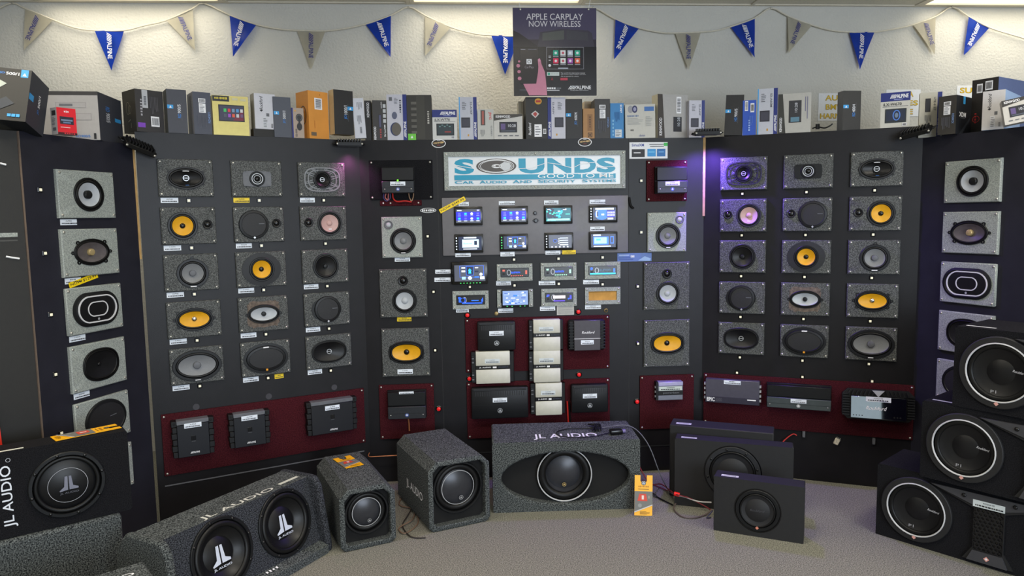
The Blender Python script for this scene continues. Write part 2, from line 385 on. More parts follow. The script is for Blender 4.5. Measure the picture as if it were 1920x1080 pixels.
# ================================================================== SPEAKERS
def ringset(fn, a, b, prof, cx, cz):
    return [fn(a-d, b-d, y, cx, cz) for d, y in prof]
def driver(parent, cx, cz, a, b, y0, cone, frame=None, surround=None, fw=.010, sw=.012, deep=.014, cap=('dome', .012, None), fn=ell, capfn=ell, name='speaker_frame', rise=.007, ribs=0, lugs=(), vrec=None):
    frame = frame or M_rubber; surround = surround or M_rubber
    bm = bmesh.new()
    loft(bm, ringset(fn, a, b, [(0, y0+.0005), (0, y0-rise+.002), (.002, y0-rise), (fw-.001, y0-rise), (fw, y0-rise+.003), (fw, y0-.001)], cx, cz))
    for ang, ln, r in lugs:
        x, z = cx+(a+ln*.3)*cos(ang), cz+(b+ln*.3)*sin(ang)
        loft(bm, [ell(r, r, y0, x, z), ell(r, r, y0-rise*.6, x, z), ell(r*.45, r*.45, y0-rise*.6, x, z), ell(r*.45, r*.45, y0, x, z)])
    fr = link(name, bm, frame, parent)
    bm = bmesh.new(); r = sw/2
    loft(bm, [fn(a-fw-r+r*cos(t), b-fw-r+r*cos(t), y0-.002-r*.8*sin(t), cx, cz) for t in (0, .5, 1.0, 1.57, 2.14, 2.64, 3.14)])
    link('surround', bm, surround, fr)
    ai, bi = a-fw-sw, b-fw-sw
    rc = cap[1] if cap else .01
    bm = bmesh.new()
    def mid(t): return capfn(rc, rc, 0, cx, cz), t
    rings = []
    for t in (0, .25, .5, .75, 1.):
        s = t**.85
        rings.append([((1-t)*p[0]+t*q[0], y0-.002+deep*s, (1-t)*p[2]+t*q[2]) for p, q in zip(fn(ai, bi, 0, cx, cz), ell(rc*.95, rc*.95, 0, cx, cz))])
    loft(bm, rings, False, True)
    link('cone', bm, cone, fr)
    if cap:
        kind, rc, m = cap[:3]; yb = y0-.002+deep
        bm = bmesh.new()
        if kind == 'dome': loft(bm, [ell(rc*cos(t), rc*cos(t), yb-rc*.55*sin(t)-.001, cx, cz) for t in (0, .4, .8, 1.2, 1.5)], False, True)
        elif kind == 'plug': loft(bm, [ell(rc, rc, yb, cx, cz), ell(rc, rc, yb-deep*.9, cx, cz), ell(rc*.85, rc*.85, yb-deep*1.15, cx, cz), ell(rc*.4, rc*.4, yb-deep*1.25, cx, cz)], False, True)
        elif kind == 'ring': loft(bm, [ell(rc, rc, yb, cx, cz), ell(rc, rc, yb-deep*.8, cx, cz), ell(rc*.72, rc*.72, yb-deep*.8, cx, cz), ell(rc*.70, rc*.70, yb-deep*.5, cx, cz)], False, True)
        link('dust_cap', bm, (m or M_gloss) if kind != 'ring' else M_rubber, fr)
        if kind == 'ring': art('cap_ring', [('o', cx, cz, rc*.98, rc*.98, rc*.20, M_silver), ('r', cx, cz, rc*1.6, rc*.20, M_silver)], fr, y0=yb-deep*.8)
    return fr
def tweeter(parent, cx, cz, y0, r=.022, ring=None, dome=None, name='tweeter_ring'):
    bm = bmesh.new(); loft(bm, [ell(r, r, y0, cx, cz), ell(r, r, y0-.005, cx, cz), ell(r*.9, r*.9, y0-.007, cx, cz), ell(r*.62, r*.62, y0-.005, cx, cz), ell(r*.58, r*.58, y0-.001, cx, cz)])
    fr = link(name, bm, ring or M_rubber, parent)
    bm = bmesh.new(); rr = r*.6; loft(bm, [ell(rr*cos(t), rr*cos(t), y0-.002-rr*.45*sin(t), cx, cz) for t in (0, .5, 1., 1.4)], False, True)
    link('tweeter_dome', bm, dome or M_gloss, fr); return fr
def grille(parent, cx, cz, a, b, y0, mark=None, fn=ell, name='speaker_grille'):
    bm = bmesh.new(); loft(bm, ringset(fn, a, b, [(0, y0), (0, y0-.004), (.003, y0-.010), (.014, y0-.012), (.016, y0-.009)], cx, cz))
    fr = link('speaker_frame', bm, M_satin, parent)
    bm = bmesh.new(); loft(bm, [fn((a-.016)*s, (b-.016)*s, y0-.009-.0015*(1-s*s), cx, cz) for s in (1, .8, .55, .3, .08)], False, True)
    link('grille', bm, mat('fine_black_mesh', (24, 24, 27), .6, scale=500, speck=((14, 14, 16), (38, 38, 42), .35, .65)), fr)
    its = []
    if mark == 'diamond': its = [('p', [(cx, cz-b+.001), (cx+.007, cz-b+.008), (cx, cz-b+.015), (cx-.007, cz-b+.008)], M_silver), ('r', cx+.04, cz+.004, .03, .004, M_grey)]
    elif mark == 'diamond_k': its = [('r', cx+.035, cz+.012, .038, .004, M_grey, 6)]
    elif mark == 'bar': its = [('r', cx, cz+b-.008, .03, .007, M_inkw), ('r', cx, cz-b+.008, .011, .011, ink((240, 160, 20)))]
    if its: art('badge', its, fr, y0=y0-.0125)
    return fr
def lug4(n=4, off=.6): return [(off, .01, .009), (pi-off, .01, .009), (pi+off, .01, .009), (-off, .01, .009)]
def basket(parent, cx, cz, a, b, y0, pts, m, t=.004, name='adapter_bracket'):
    bm = bmesh.new(); prism(bm, pts, y0-t, y0+.0005); return link(name, bm, m, parent)
# every style: (hole centre x, z, semi-axes a, b, fn) and a builder
def style(key, par, w, h, y0):
    f = w/.27
    if key == 'oval_ring':       # black oval, silver ring centre, blue mark
        d = driver(par, 0, 0, .094, .060, y0, M_conek, M_dgrey, cap=('ring', .016, M_chrome), deep=.015, lugs=[(.55, .006, .007), (pi-.55, .006, .007), (pi+.55, .006, .007), (-.55, .006, .007)])
        art('badge', [('r', 0, .037, .032, .004, M_inkw), ('r', .004, -.040, .018, .007, ink((30, 110, 200)))], d, y0=y0-.003)
    elif key == 'four_six':      # small driver in a slotted rectangular frame
        bm = bmesh.new(); x0 = .075; z0 = .042
        ths = angs(-x0, x0, -z0, z0, 0, 0)
        loft(bm, [sup(x0, z0, y0, 0, 0, .3, ths), sup(x0, z0, y0-.005, 0, 0, .3, ths), ell(.042, .042, y0-.005, 0, 0, ths), ell(.042, .042, y0-.0003, 0, 0, ths)])
        for sx in (-1, 1):
            for sz in (-1, 1):
                for k in range(3): box(bm, sx*(.049+.009*k)-.003, sx*(.049+.009*k)+.003, y0-.007, y0-.004, sz*.036-.004, sz*.036+.004)
        fr = link('slotted_frame', bm, M_grey if par.get('pale') else M_satin, par)
        driver(par, 0, 0, .041, .041, y0-.004, M_conek, M_satin, M_rubber, fw=.006, sw=.006, deep=.010, cap=('dome', .012, M_gloss))
        art('trim_ring', [('o', 0, 0, .031, .031, .005, M_conew), ('o', 0, 0, .020, .020, .003, M_conew)], fr, y0=y0-.008)
    elif key == 'lattice':       # driver in an open web bracket
        m = M_coneg if par.get('pale') else M_dgrey
        bm = bmesh.new(); a0, b0 = .104, .070
        loft(bm, [sup(a0, b0, y0, e=.62), sup(a0, b0, y0-.007, e=.62), sup(a0-.007, b0-.007, y0-.007, e=.62), sup(a0-.007, b0-.007, y0, e=.62)])
        loft(bm, [sup(a0-.02, b0-.014, y0, e=.7), sup(a0-.02, b0-.014, y0-.006, e=.7), sup(a0-.026, b0-.018, y0-.006, e=.7), sup(a0-.026, b0-.018, y0, e=.7)])
        for k in range(20):
            t = 2*pi*k/20; p0 = (.046*cos(t), .046*sin(t)); q = sup(a0-.002, b0-.002, 0, e=.62, ths=[t+.12*(-1)**k])[0]
            tube(bm, [(p0[0], y0-.003, p0[1]), (q[0], y0-.003, q[2])], .0032, 4)
        link('web_bracket', bm, m, par)
        driver(par, 0, 0, .052, .052, y0-.003, M_conek, M_satin, M_rubber, fw=.008, sw=.009, deep=.012, cap=('ring', .014, M_silver))
    elif key in ('yellow_comp', 'grille_comp', 'pink_comp', 'pink_comp_r', 'grille_comp_r', 'yellow_comp_r'):
        mir = key.endswith('_r') or key.startswith('pink')
        cx = .030 if mir else -.030; tx = -.088 if mir else .092
        if key.startswith('yellow'): driver(par, cx, 0, .074, .074, y0, M_coney, M_satin, M_rubber, fw=.012, sw=.011, deep=.014, cap=('dome', .014, M_gloss))
        elif key.startswith('pink'): driver(par, cx+.004, 0, .072, .072, y0, M_conep, M_dgrey, M_rubber, fw=.010, sw=.012, deep=.010, cap=('dome', .017, M_conep)); art('badge', [('r', cx+.004, -.034, .018, .006, M_inkw)], par, y0=y0-.004)
        else: grille(par, cx, 0, .080, .080, y0, 'diamond')
        tweeter(par, tx, .006, y0, .026 if key.startswith('pink') else .025, M_satin)
    elif key == 'grey_round':
        d = driver(par, .005, -.004, .080, .078, y0, M_coneg, M_satin, M_rubber, fw=.014, sw=.012, deep=.013, cap=('plug', .017, M_grey), lugs=[(pi/2, .008, .010)])
        art('badge', [('r', .005, -.075, .03, .005, M_inkw)], d, y0=y0-.0075)
    elif key == 'yellow_diamond':
        pts = [(.105*math.copysign(abs(cos(t))**1.15, cos(t))+0*t, .094*math.copysign(abs(sin(t))**.95, sin(t))) for t in TH]
        bm = bmesh.new(); loft(bm, [[(x, y0, z) for x, z in pts], [(x, y0-.005, z) for x, z in pts], ell(.066, .066, y0-.007), ell(.066, .066, y0-.0005)])
        link('diamond_bracket', bm, M_dgrey, par)
        driver(par, 0, 0, .068, .068, y0-.005, M_coney, M_rubber, M_rubber, fw=.009, sw=.010, deep=.016, cap=('dome', .014, M_gloss))
    elif key == 'black_round':
        driver(par, .0, 0, .076, .076, y0, M_conek, M_satin, M_rubber, fw=.010, sw=.011, deep=.015, cap=('plug', .013, M_satin))
    elif key == 'yellow_oval':
        driver(par, 0, 0, .094, .062, y0, M_coney, M_rubber, M_rubber, fw=.010, sw=.010, deep=.013, cap=('dome', .014, M_chrome), lugs=lug4()+[(0, .014, .009), (pi, .014, .009)])
    elif key == 'silver_oval':
        bm = bmesh.new(); rnd = random.Random(3)
        pts = [((.082+.012*rnd.random())*math.copysign(abs(cos(t))**.4, cos(t)), (.070+.009*rnd.random())*math.copysign(abs(sin(t))**.4, sin(t))) for t in TH]
        loft(bm, [[(x, y0-.0006, z) for x, z in pts], ell(.080, .046, y0-.0006)]); link('torn_cutout', bm, mat('torn_fibreboard', (104, 92, 84), .9, var=.4, scale=60), par)
        driver(par, 0, 0, .088, .054, y0-.001, M_conew, M_rubber, M_rubber, fw=.007, sw=.010, deep=.013, cap=('plug', .013, M_satin), lugs=[(0, .012, .008), (pi, .012, .008)])
    elif key == 'grille_round':
        bm = bmesh.new(); loft(bm, [ell(.088, .072, y0, -.006, 0), ell(.088, .072, y0-.004, -.006, 0), ell(.070, .066, y0-.004, -.006, 0)], False, True); link('adapter_ring', bm, M_satin, par)
        grille(par, .0, 0, .078, .078, y0-.003, 'diamond')
    elif key == 'grey_69':
        d = driver(par, 0, 0, .124, .086, y0, M_coneg, M_satin, M_rubber, fw=.016, sw=.014, deep=.014, cap=('plug', .020, M_grey))
        art('badge', [('r', 0, -.079, .046, .011, M_black), ('r', 0, -.079, .028, .004, M_inkw)], d, y0=y0-.0075)
    elif key == 'black_69':
        bm = bmesh.new(); loft(bm, [ell(.122, .086, y0), ell(.122, .086, y0-.005), ell(.10, .07, y0-.006)], False, True); link('adapter_ring', bm, M_satin, par)
        grille(par, 0, 0, .108, .072, y0-.004, 'bar')
    elif key == 'gloss_oval':
        driver(par, 0, 0, .104, .068, y0, M_conek, M_satin, M_rubber, fw=.007, sw=.008, deep=.016, cap=('ring', .015, M_chrome), fn=lambda a, b, y, cx=0, cz=0, ths=TH: sup(a, b, y, cx, cz, .86, ths))
    elif key == 'plug_round':     # pale cone, black plug
        driver(par, .006, 0, .084, .080, y0, M_conew, M_rubber, M_rubber, fw=.010, sw=.014, deep=.014, cap=('plug', .020, M_satin))
    elif key == 'lug_oval':
        driver(par, 0, 0, .100, .064, y0, M_coneb, M_rubber, M_rubber, fw=.007, sw=.010, deep=.014, cap=('plug', .017, mat('gilt_plug', (190, 168, 120), .35, metal=.4)), lugs=[(.75, .01, .010), (pi-.75, .01, .010), (pi+.75, .01, .010), (-.75, .01, .010), (0, .02, .008), (pi, .02, .008)])
    elif key == 'chrome_stadium':
        bm = bmesh.new(); loft(bm, ringset(stad, .130, .082, [(0, y0), (0, y0-.006), (.012, y0-.009), (.016, y0-.006)], 0, 0), False, True); fr = link('speaker_frame', bm, M_satin, par)
        for nm, a, b, th in (('outer_chrome_ring', .110, .065, .006), ('inner_chrome_ring', .058, .036, .005)):
            bm = bmesh.new(); loft(bm, [stad(a, b, y0-.006, .004, 0), stad(a, b, y0-.011, .004, 0), stad(a-th, b-th, y0-.011, .004, 0), stad(a-th, b-th, y0-.006, .004, 0)]); link(nm, bm, mat('bright_silver_trim', (214, 214, 218), .3, var=.02), fr)
        bm = bmesh.new(); loft(bm, [stad(.104, .059, y0-.0065, .004, 0), stad(.08, .045, y0-.009, .004, 0), stad(.052, .030, y0-.009, .004, 0)], False, True); link('grille', bm, M_conek, fr)
        art('badge', [('e', .004, -.049, .006, .006, M_silver)], fr, y0=y0-.0095)
    elif key == 'black_oval':
        driver(par, .006, 0, .104, .080, y0, M_conek, M_rubber, M_rubber, fw=.008, sw=.010, deep=.014, cap=('dome', .010, M_gloss), fn=lambda a, b, y, cx=0, cz=0, ths=TH: sup(a, b, y, cx, cz, .86, ths))
    elif key == 'big_grille':
        grille(par, .010, 0, .120, .096, y0, 'diamond_k')
    elif key in ('grey_tweet_l', 'grey_tweet_r'):
        s = -1 if key[-1] == 'l' else 1
        d = driver(par, .006, -.022, .078, .078, y0, M_coneg, M_rubber, M_rubber, fw=.012, sw=.014, deep=.012, cap=('dome', .020, M_coneg))
        art('badge', [('r', .006, -.094, .026, .005, M_inkw)], d, y0=y0-.0075)
        tweeter(par, s*.078, .076, y0, .026, M_grey, M_conew)
    elif key == 'white_tall':
        driver(par, .006, -.046, .074, .074, y0, M_conew, M_rubber, M_rubber, fw=.010, sw=.012, deep=.012, cap=('dome', .020, M_conew))
        tweeter(par, 0, .076, y0, .030, M_satin)
    elif key == 'yellow_69':
        driver(par, .004, 0, .108, .070, y0, M_coney, M_rubber, M_rubber, fw=.010, sw=.012, deep=.015, cap=('dome', .017, M_gloss), fn=lambda a, b, y, cx=0, cz=0, ths=TH: sup(a, b, y, cx, cz, .88, ths), lugs=[(.5, .004, .008), (pi-.5, .004, .008), (pi+.5, .004, .008), (-.5, .004, .008)])
HOLE = {'oval_ring': (0, 0, .086, .052), 'yellow_comp': (-.03, 0, .062, .062), 'yellow_comp_r': (.03, 0, .062, .062), 'pink_comp': (.034, 0, .062, .062), 'grey_round': (.005, -.004, .066, .064),
        'black_round': (0, 0, .066, .066), 'yellow_oval': (0, 0, .083, .051), 'grey_69': (0, 0, .108, .07), 'gloss_oval': (0, 0, .096, .060), 'plug_round': (.006, 0, .074, .070),
        'lug_oval': (0, 0, .091, .055), 'black_oval': (.006, 0, .094, .070), 'grey_tweet_l': (.006, -.022, .066, .066), 'grey_tweet_r': (.006, -.022, .066, .066), 'white_tall': (.006, -.046, .064, .064),
        'yellow_69': (.004, 0, .096, .058), 'four_six': (0, 0, .041, .041), 'lattice': (0, 0, .046, .046), 'yellow_diamond': (0, 0, .063, .063), 'silver_oval': (0, 0, .078, .044)}
LOOK = {'oval_ring': 'oval black speaker with silver ring', 'four_six': 'small white-ringed speaker in slotted frame', 'lattice': 'round speaker in web bracket', 'yellow_comp': 'round yellow speaker and tweeter', 'yellow_comp_r': 'round yellow speaker and tweeter',
        'grille_comp': 'black grille speaker and tweeter', 'grille_comp_r': 'black grille speaker and tweeter', 'pink_comp': 'blush cone speaker and tweeter', 'grey_round': 'round grey cone speaker', 'yellow_diamond': 'yellow speaker in diamond bracket', 'black_round': 'round black cone speaker',
        'yellow_oval': 'oval yellow speaker', 'silver_oval': 'oval silver speaker over torn cutout', 'grille_round': 'round black grille speaker', 'grey_69': 'large oval grey speaker', 'black_69': 'large oval black grille speaker', 'gloss_oval': 'glossy oval black speaker',
        'plug_round': 'pale cone speaker with black plug', 'lug_oval': 'lugged oval speaker', 'chrome_stadium': 'chrome-ringed oblong speaker', 'black_oval': 'oval black speaker', 'big_grille': 'large round black grille speaker',
        'grey_tweet_l': 'grey woofer and corner tweeter', 'grey_tweet_r': 'grey woofer and corner tweeter', 'white_tall': 'white woofer and tweeter', 'yellow_69': 'oval yellow speaker'}
def speaker_plate(k, u, z, w, h, key, where, m=None, group=None, pale=False):
    m = m or M_dplate; t_ = .018
    t = thing('speaker_plate', '%s, %s' % (LOOK[key], where), 'speaker', pl(k, u, z, .0005), PAN[k][1], group)
    if pale: t['pale'] = 1
    bm = bmesh.new()
    if key in HOLE:
        cx, cz, a, b = HOLE[key]; plate_holed(bm, w, h, t_, cx, cz, a, b)
    else: box(bm, -w/2, w/2, -t_, 0, -h/2, h/2, .004)
    link('plate', bm, m, t)
    screws(t, w, h, -t_)
    style(key, t, w, h, -t_)
    if 'pale' in t: del t['pale']
    return t
# ---- switches, price tags
def _sw():
    bm = B(-.0125, .0125, -.006, 0, -.0125, .0125, .003); a = bpy.data.meshes.new('switch_bezel'); bm.to_mesh(a); bm.free(); a.materials.append(M_gloss)
    bm = B(-.0062, .0062, -.009, -.005, -.0062, .0062, .001); b = bpy.data.meshes.new('switch_cap'); bm.to_mesh(b); bm.free(); b.materials.append(M_cream)
    return a, b
SWA, SWB = _sw()
def switch(k, u, z, where):
    t = thing('push_switch', 'cream-capped push switch %s' % where, 'switch', pl(k, u, z, .0005), PAN[k][1], 'demo push switches')
    linkmesh('bezel', SWA, t); linkmesh('cap', SWB, t)
def price(k, u, z, w, h, where, brand='', m=None, rot=0., n=.0005, big=None):
    c = 'yellow' if m is M_tagy else 'white'
    t = thing('price_tag', '%s price tag %s' % (c, where), 'price tag', pl(k, u, z, n), 0, 'price tags', rot=(0, -radians(rot), PAN[k][1]))
    link('card', B(-w/2, w/2, -.0008, 0, -h/2, h/2), m or M_tagw, t, smooth=False)
    if big: its = [('t', big, 0, 0, w*.9, h*.56, M_ink, 0, .012)]
    else:
        its = [('t', brand or 'ALPINE', 0, h*.2, w*.36, h*.22, M_ink, 0, .01)]
        r = random.Random(int(u*1000)+int(z*777)); x = -w*.42
        while x < w*.42:
            l = w*(.03+.06*r.random()); its.append(('r', x+l/2, -h*.2, l, h*.2, M_ink)); x += l+w*.022
    art('printing', its, t, y0=-.0008, step=.0003)
def red_button(k, x, y, where):
    u, z = uv(k, x, y)
    t = thing('red_push_button', 'round red push button %s' % where, 'button', pl(k, u, z, .0005), PAN[k][1], 'red push buttons')
    bm = bmesh.new(); loft(bm, [ell(.019, .019, 0), ell(.019, .019, -.006), ell(.015, .015, -.009), ell(.0125, .0125, -.008)], False, True); link('collar', bm, M_gloss, t)
    bm = bmesh.new(); loft(bm, [ell(.012, .012, -.007), ell(.012, .012, -.014), ell(.009, .009, -.0165), ell(.003, .003, -.017)], False, True); link('cap', bm, M_red, t)

ROWT = [.335, .083, -.167, -.420, -.673]; RN = ['top', 'second', 'third', 'fourth', 'bottom']
LWG = [['oval_ring', 'four_six', 'lattice'], ['yellow_comp', 'grille_comp', 'pink_comp'], ['grey_round', 'yellow_diamond', 'black_round'], ['yellow_oval', 'silver_oval', 'grille_round'], ['grey_69', 'black_69', 'gloss_oval']]
RWG = [['lattice', 'four_six', 'oval_ring'], ['pink_comp', 'grille_comp_r', 'yellow_comp_r'], ['black_round', 'yellow_diamond', 'grey_round'], ['grille_round', 'silver_oval', 'yellow_oval'], ['gloss_oval', 'black_69', 'grey_69']]
PW, PH = .270, .197
TAGS = {(0, 0): 'ALPINE', (0, 1): 'yALPINE', (0, 2): 'ALPINE', (1, 0): 'JL AUDIO', (1, 1): 'FOSGATE', (2, 0): 'ALPINE', (2, 1): 'JL AUDIO', (2, 2): 'ALPINE', (3, 0): 'JL AUDIO', (3, 1): 'JL AUDIO', (3, 2): 'FOSGATE', (4, 0): 'ALPINE', (4, 1): '~6', (4, 2): 'ALPINE'}
for r in range(5):
    zt = ROWT[r]+EYE
    for c in range(3):
        uc = .099+.3605*c+PW/2
        wl = '%s row %s column, price-tagged wing' % (RN[r], ('outer', 'middle', 'inner')[c])
        wr = '%s row %s column, purple-lit wing' % (RN[r], ('inner', 'middle', 'outer')[c])
        speaker_plate('LW', uc, zt-PH/2, PW, PH, LWG[r][c], wl, pale=(c > 0))
        speaker_plate('RW', uc, zt+.006-PH/2, PW, PH, RWG[r][c], wr)
        switch('LW', uc+.008, zt-PH-.020, 'under the '+wl); switch('RW', uc-.006, zt-PH-.016, 'under the '+wr)
        if (r, c) in TAGS:
            b = TAGS[r, c]; y = b[0] == 'y'
            price('LW', uc-.085, zt-PH-.018, .084, .027, 'under the '+wl, b.lstrip('y'), M_tagy if y else None)
price('LW', .099+.3605+.205, ROWT[4]+EYE-PH-.018, .05, .026, 'beside the push switch under the large oval black grille speaker', '~4', M_tagy)
for i, (x, y) in enumerate(((1382, 698.5), (1504.6, 706.5), (1635, 714.6))):
    switch('RW', *uv('RW', x, y), 'on the burgundy shelf edge above the %s amplifier' % ('flat grey', 'two-tone', 'mirror-faced')[i])
# outer panels
LOS = ['plug_round', 'lug_oval', 'chrome_stadium', 'black_oval', 'big_grille', 'plug_round']
for i, s in enumerate(LOS):
    zt = .252-.2725*i+EYE; wh = '%s of the tagged outer panel' % (RN+['lowest'])[i] if i < 4 else ('fifth of the tagged outer panel' if i == 4 else 'half hidden at the foot of the outer panel')
    speaker_plate('LO', .310, zt-.111, .315, .222, s, wh, M_gplate)
    if i < 5: switch('LO', *uv('LO', *((74, 356), (83, 475), (94, 590), (102.5, 702), (113.5, 812))[i]), 'beside the speaker '+wh)
    if i < 4: price('LO', .153+.058, zt-.222-.018, .088, .027, 'under the speaker '+wh, ('ALPINE', '~6', 'JL AUDIO', 'ROCKFORD')[i])
for i, s in enumerate(['plug_round', 'lug_oval', 'chrome_stadium', 'black_oval', 'big_grille']):
    zt = .261-.268*i+EYE
    speaker_plate('RO', .295, zt-.110, .296, .220, s, '%s behind the stacked subwoofers' % ('topmost', 'second', 'third', 'fourth', 'lowest')[i], M_gplate)
u, z = uv('LO', 156, 527); price('LO', u, z+.004, .165, .026, 'reading NOW over the lugged oval speaker tag', '', M_tagy, 13, .0025, 'NOW $129.99')
# centre columns
for k, wing, dat in (('l', 'price-tagged', ((715, 407, 793, 482, 'grey_tweet_l'), (711, 505, 802, 593, 'white_tall'), (715, 616, 807, 703, 'yellow_69'))),
                     ('r', 'purple-lit', ((1213, 399, 1285, 471, 'grey_tweet_r'), (1206, 492, 1291, 579, 'white_tall'), (1206, 600, 1291, 685, 'yellow_69')))):
    for i, (x0, y0, x1, y1, s) in enumerate(dat):
        u, z, w, h = pr('C', x0, y0, x1, y1)
        speaker_plate('C', u, z, w, h, s, 'on the square %s plate beside the %s wing' % (('grey', 'dark', 'dark')[i], wing), M_gplate if i == 0 else M_dplate)
for (x, y, wh) in ((802, 443, 'beside the grey corner-tweeter plate near the price-tagged wing'), (813, 547, 'beside the white woofer plate near the price-tagged wing'), (816, 656.5, 'beside the square yellow oval plate near the price-tagged wing'),
                   (1202, 339, 'beside the amplifier on burgundy board under the satellite card'), (1202, 435.5, 'beside the grey corner-tweeter plate near the purple-lit wing'), (1195.5, 537, 'beside the white woofer plate near the purple-lit wing'), (1196, 644, 'beside the square yellow oval plate near the purple-lit wing'),
                   (963.7, 486.6, 'above the red-lit stereo'), (1047, 485, 'above the green-lit stereo'), (1129.5, 482.5, 'above the blue-glowing stereo'), (881, 537.8, 'under the large tablet stereo'), (964.6, 535, 'under the red-lit stereo'), (1047.5, 532, 'under the green-lit stereo'), (1129.5, 533, 'under the blue-glowing stereo')):
    switch('C', *uv('C', x, y), wh)
def price_px(x0, y0, x1, y1, where, brand, m=None, n=.0005):
    u, z, w, h = pr('C', x0, y0, x1, y1); price('C', u, z, w, abs(h), where, brand, m, 0, n)
price_px(740, 482.5, 769, 490, 'under the grey corner-tweeter plate', 'ALPINE'); price_px(744.5, 594, 771.5, 602, 'under the white woofer plate', 'ALPINE', M_tagy); price_px(745.7, 691.5, 774.5, 699.5, 'stuck on the square yellow oval plate', 'JL AUDIO', None, .0195)

# ================================================================== SIGN, RADIO BOARD
u, z, w, h = pr('C', 832, 286, 1171, 353)
t = thing('shop_sign', 'white and teal shop sign in a grey speckled frame', 'sign', pl('C', u, z, .0005), PAN['C'][1])
bm = bmesh.new(); fx, fz = .026, .026
for q in ((-w/2, w/2, h/2-fz, h/2), (-w/2, w/2, -h/2, -h/2+fz), (-w/2, -w/2+fx, -h/2+fz, h/2-fz), (w/2-fx, w/2, -h/2+fz, h/2-fz)): box(bm, q[0], q[1], -.022, 0, q[2], q[3])
link('frame', bm, M_gplate, t, smooth=False)
link('face', B(-w/2+fx, w/2-fx, -.010, 0, -h/2+fz, h/2-fz), mat('white_sign_acrylic', (226, 230, 234), .25, var=.02), t, smooth=False)
screws(t, w, h, -.022, .013, ((0, h/2-.013), (0, -h/2+.013)))
TE = ink((0, 150, 186), .35); DK = ink((78, 72, 66), .4); WHT = ink((236, 238, 240), .35)
sx = w/338.; zz = lambda Y: (246-Y)/(446-66)*h      # crop rows of the sign (65..465) -> metres
X = lambda x: (x-941)/1758*w
def Z(y): return (267-y)/400*h
its = []
for ch, x0, x1 in (('S', 160, 350), ('U', 778, 1030), ('N', 1058, 1292), ('D', 1322, 1535), ('S', 1540, 1727)):
    its.append(('t', ch, X((x0+x1)/2), Z(218), X(x1)-X(x0), Z(138)-Z(298), TE, 0, .045))
its += [('e', X(563), Z(217), X(757)-X(563), Z(137)-Z(217), DK), ('o', X(563), Z(217), X(735)-X(563), Z(146)-Z(217), .0035, WHT), ('o', X(563), Z(217), X(718)-X(563), Z(153)-Z(217), .0025, WHT),
        ('p', [(X(580), Z(214)), (X(640), Z(172)), (X(690), Z(185)), (X(708), Z(217)), (X(690), Z(250)), (X(640), Z(266)), (X(590), Z(228))], ink((205, 209, 213))), ('e', X(565), Z(217), X(612)-X(565), Z(197)-Z(217), DK), ('o', X(565), Z(217), X(612)-X(565), Z(197)-Z(217), .003, WHT), ('o', X(565), Z(217), X(600)-X(565), Z(202)-Z(217), .003, WHT), ('e', X(550), Z(215), .004, .004, WHT)]
wave = []
for x in range(165, 350, 18): wave.append((x, 205+18*(x-165)/185))
for (xa, ya, xb, yb) in ((165, 202, 350, 240), (780, 246, 900, 240), (900, 240, 1028, 195), (1060, 188, 1170, 205), (1170, 205, 1292, 243), (1322, 236, 1390, 200), (1390, 200, 1535, 186), (1540, 240, 1640, 238), (1640, 238, 1727, 232)):
    d = 3; its.append(('p', [(X(xa), Z(ya-d)), (X(xa), Z(ya+d)), (X(xb), Z(yb+d)), (X(xb), Z(yb-d))], WHT))
its += [('r', X(943), Z(334), X(1727)-X(160), Z(308)-Z(360), TE), ('t', 'GOOD TO ME', X(1333), Z(328), X(1705)-X(962), Z(306)-Z(350), WHT, 0, .003)]
for s, x0, x1 in (('CAR', 160, 345), ('AUDIO', 398, 662), ('AND', 718, 905), ('SECURITY', 965, 1330), ('SYSTEMS', 1395, 1730)):
    c = (x1-x0)/(len(s)+.25)
    its.append(('t', s[0], X(x0+c*.62), Z(383), X(c*1.2)-X(0), Z(367)-Z(399), TE, 0, .02)); its.append(('t', s[1:], X((x0+c*1.3+x1)/2), Z(385), X(x1)-X(x0+c*1.3), Z(371)-Z(398), TE, 0, .02))
art('sign_lettering', its, t, y0=-.010, step=.0003)

# grey radio board
u, z, w, h = pr('C', 828, 371, 1177, 473)
RBN = .015
bm = bmesh.new(); box(bm, -w/2, w/2, -.014, 0, -h/2, h/2, .005, 2)
rb = thing('radio_board', 'grey laminate board holding eight touchscreen radios', 'display board', pl('C', u, z, .0005), PAN['C'][1]); link('board', bm, M_radio, rb)
def blk(seed, w, h, cols, n=14, s=(.05, .2)):
    r = random.Random(seed); out = []
    for i in range(n):
        a, b = w*(s[0]+(s[1]-s[0])*r.random()), h*(.05+.08*r.random())
        out.append(('r', (r.random()-.5)*(w-a), (r.random()-.5)*(h-b), a, b, r.choice(cols)))
    return out
W_, C1, C2, C3 = lit((225, 240, 255), 1.1), lit((40, 110, 255), 1.), lit((40, 190, 240), .9), lit((60, 200, 180), .9)
BG_b, BG_d, BG_t, BG_g = lit((38, 36, 205), .8), lit((24, 34, 66), .5), lit((20, 96, 110), .7), lit((74, 78, 92), .6)
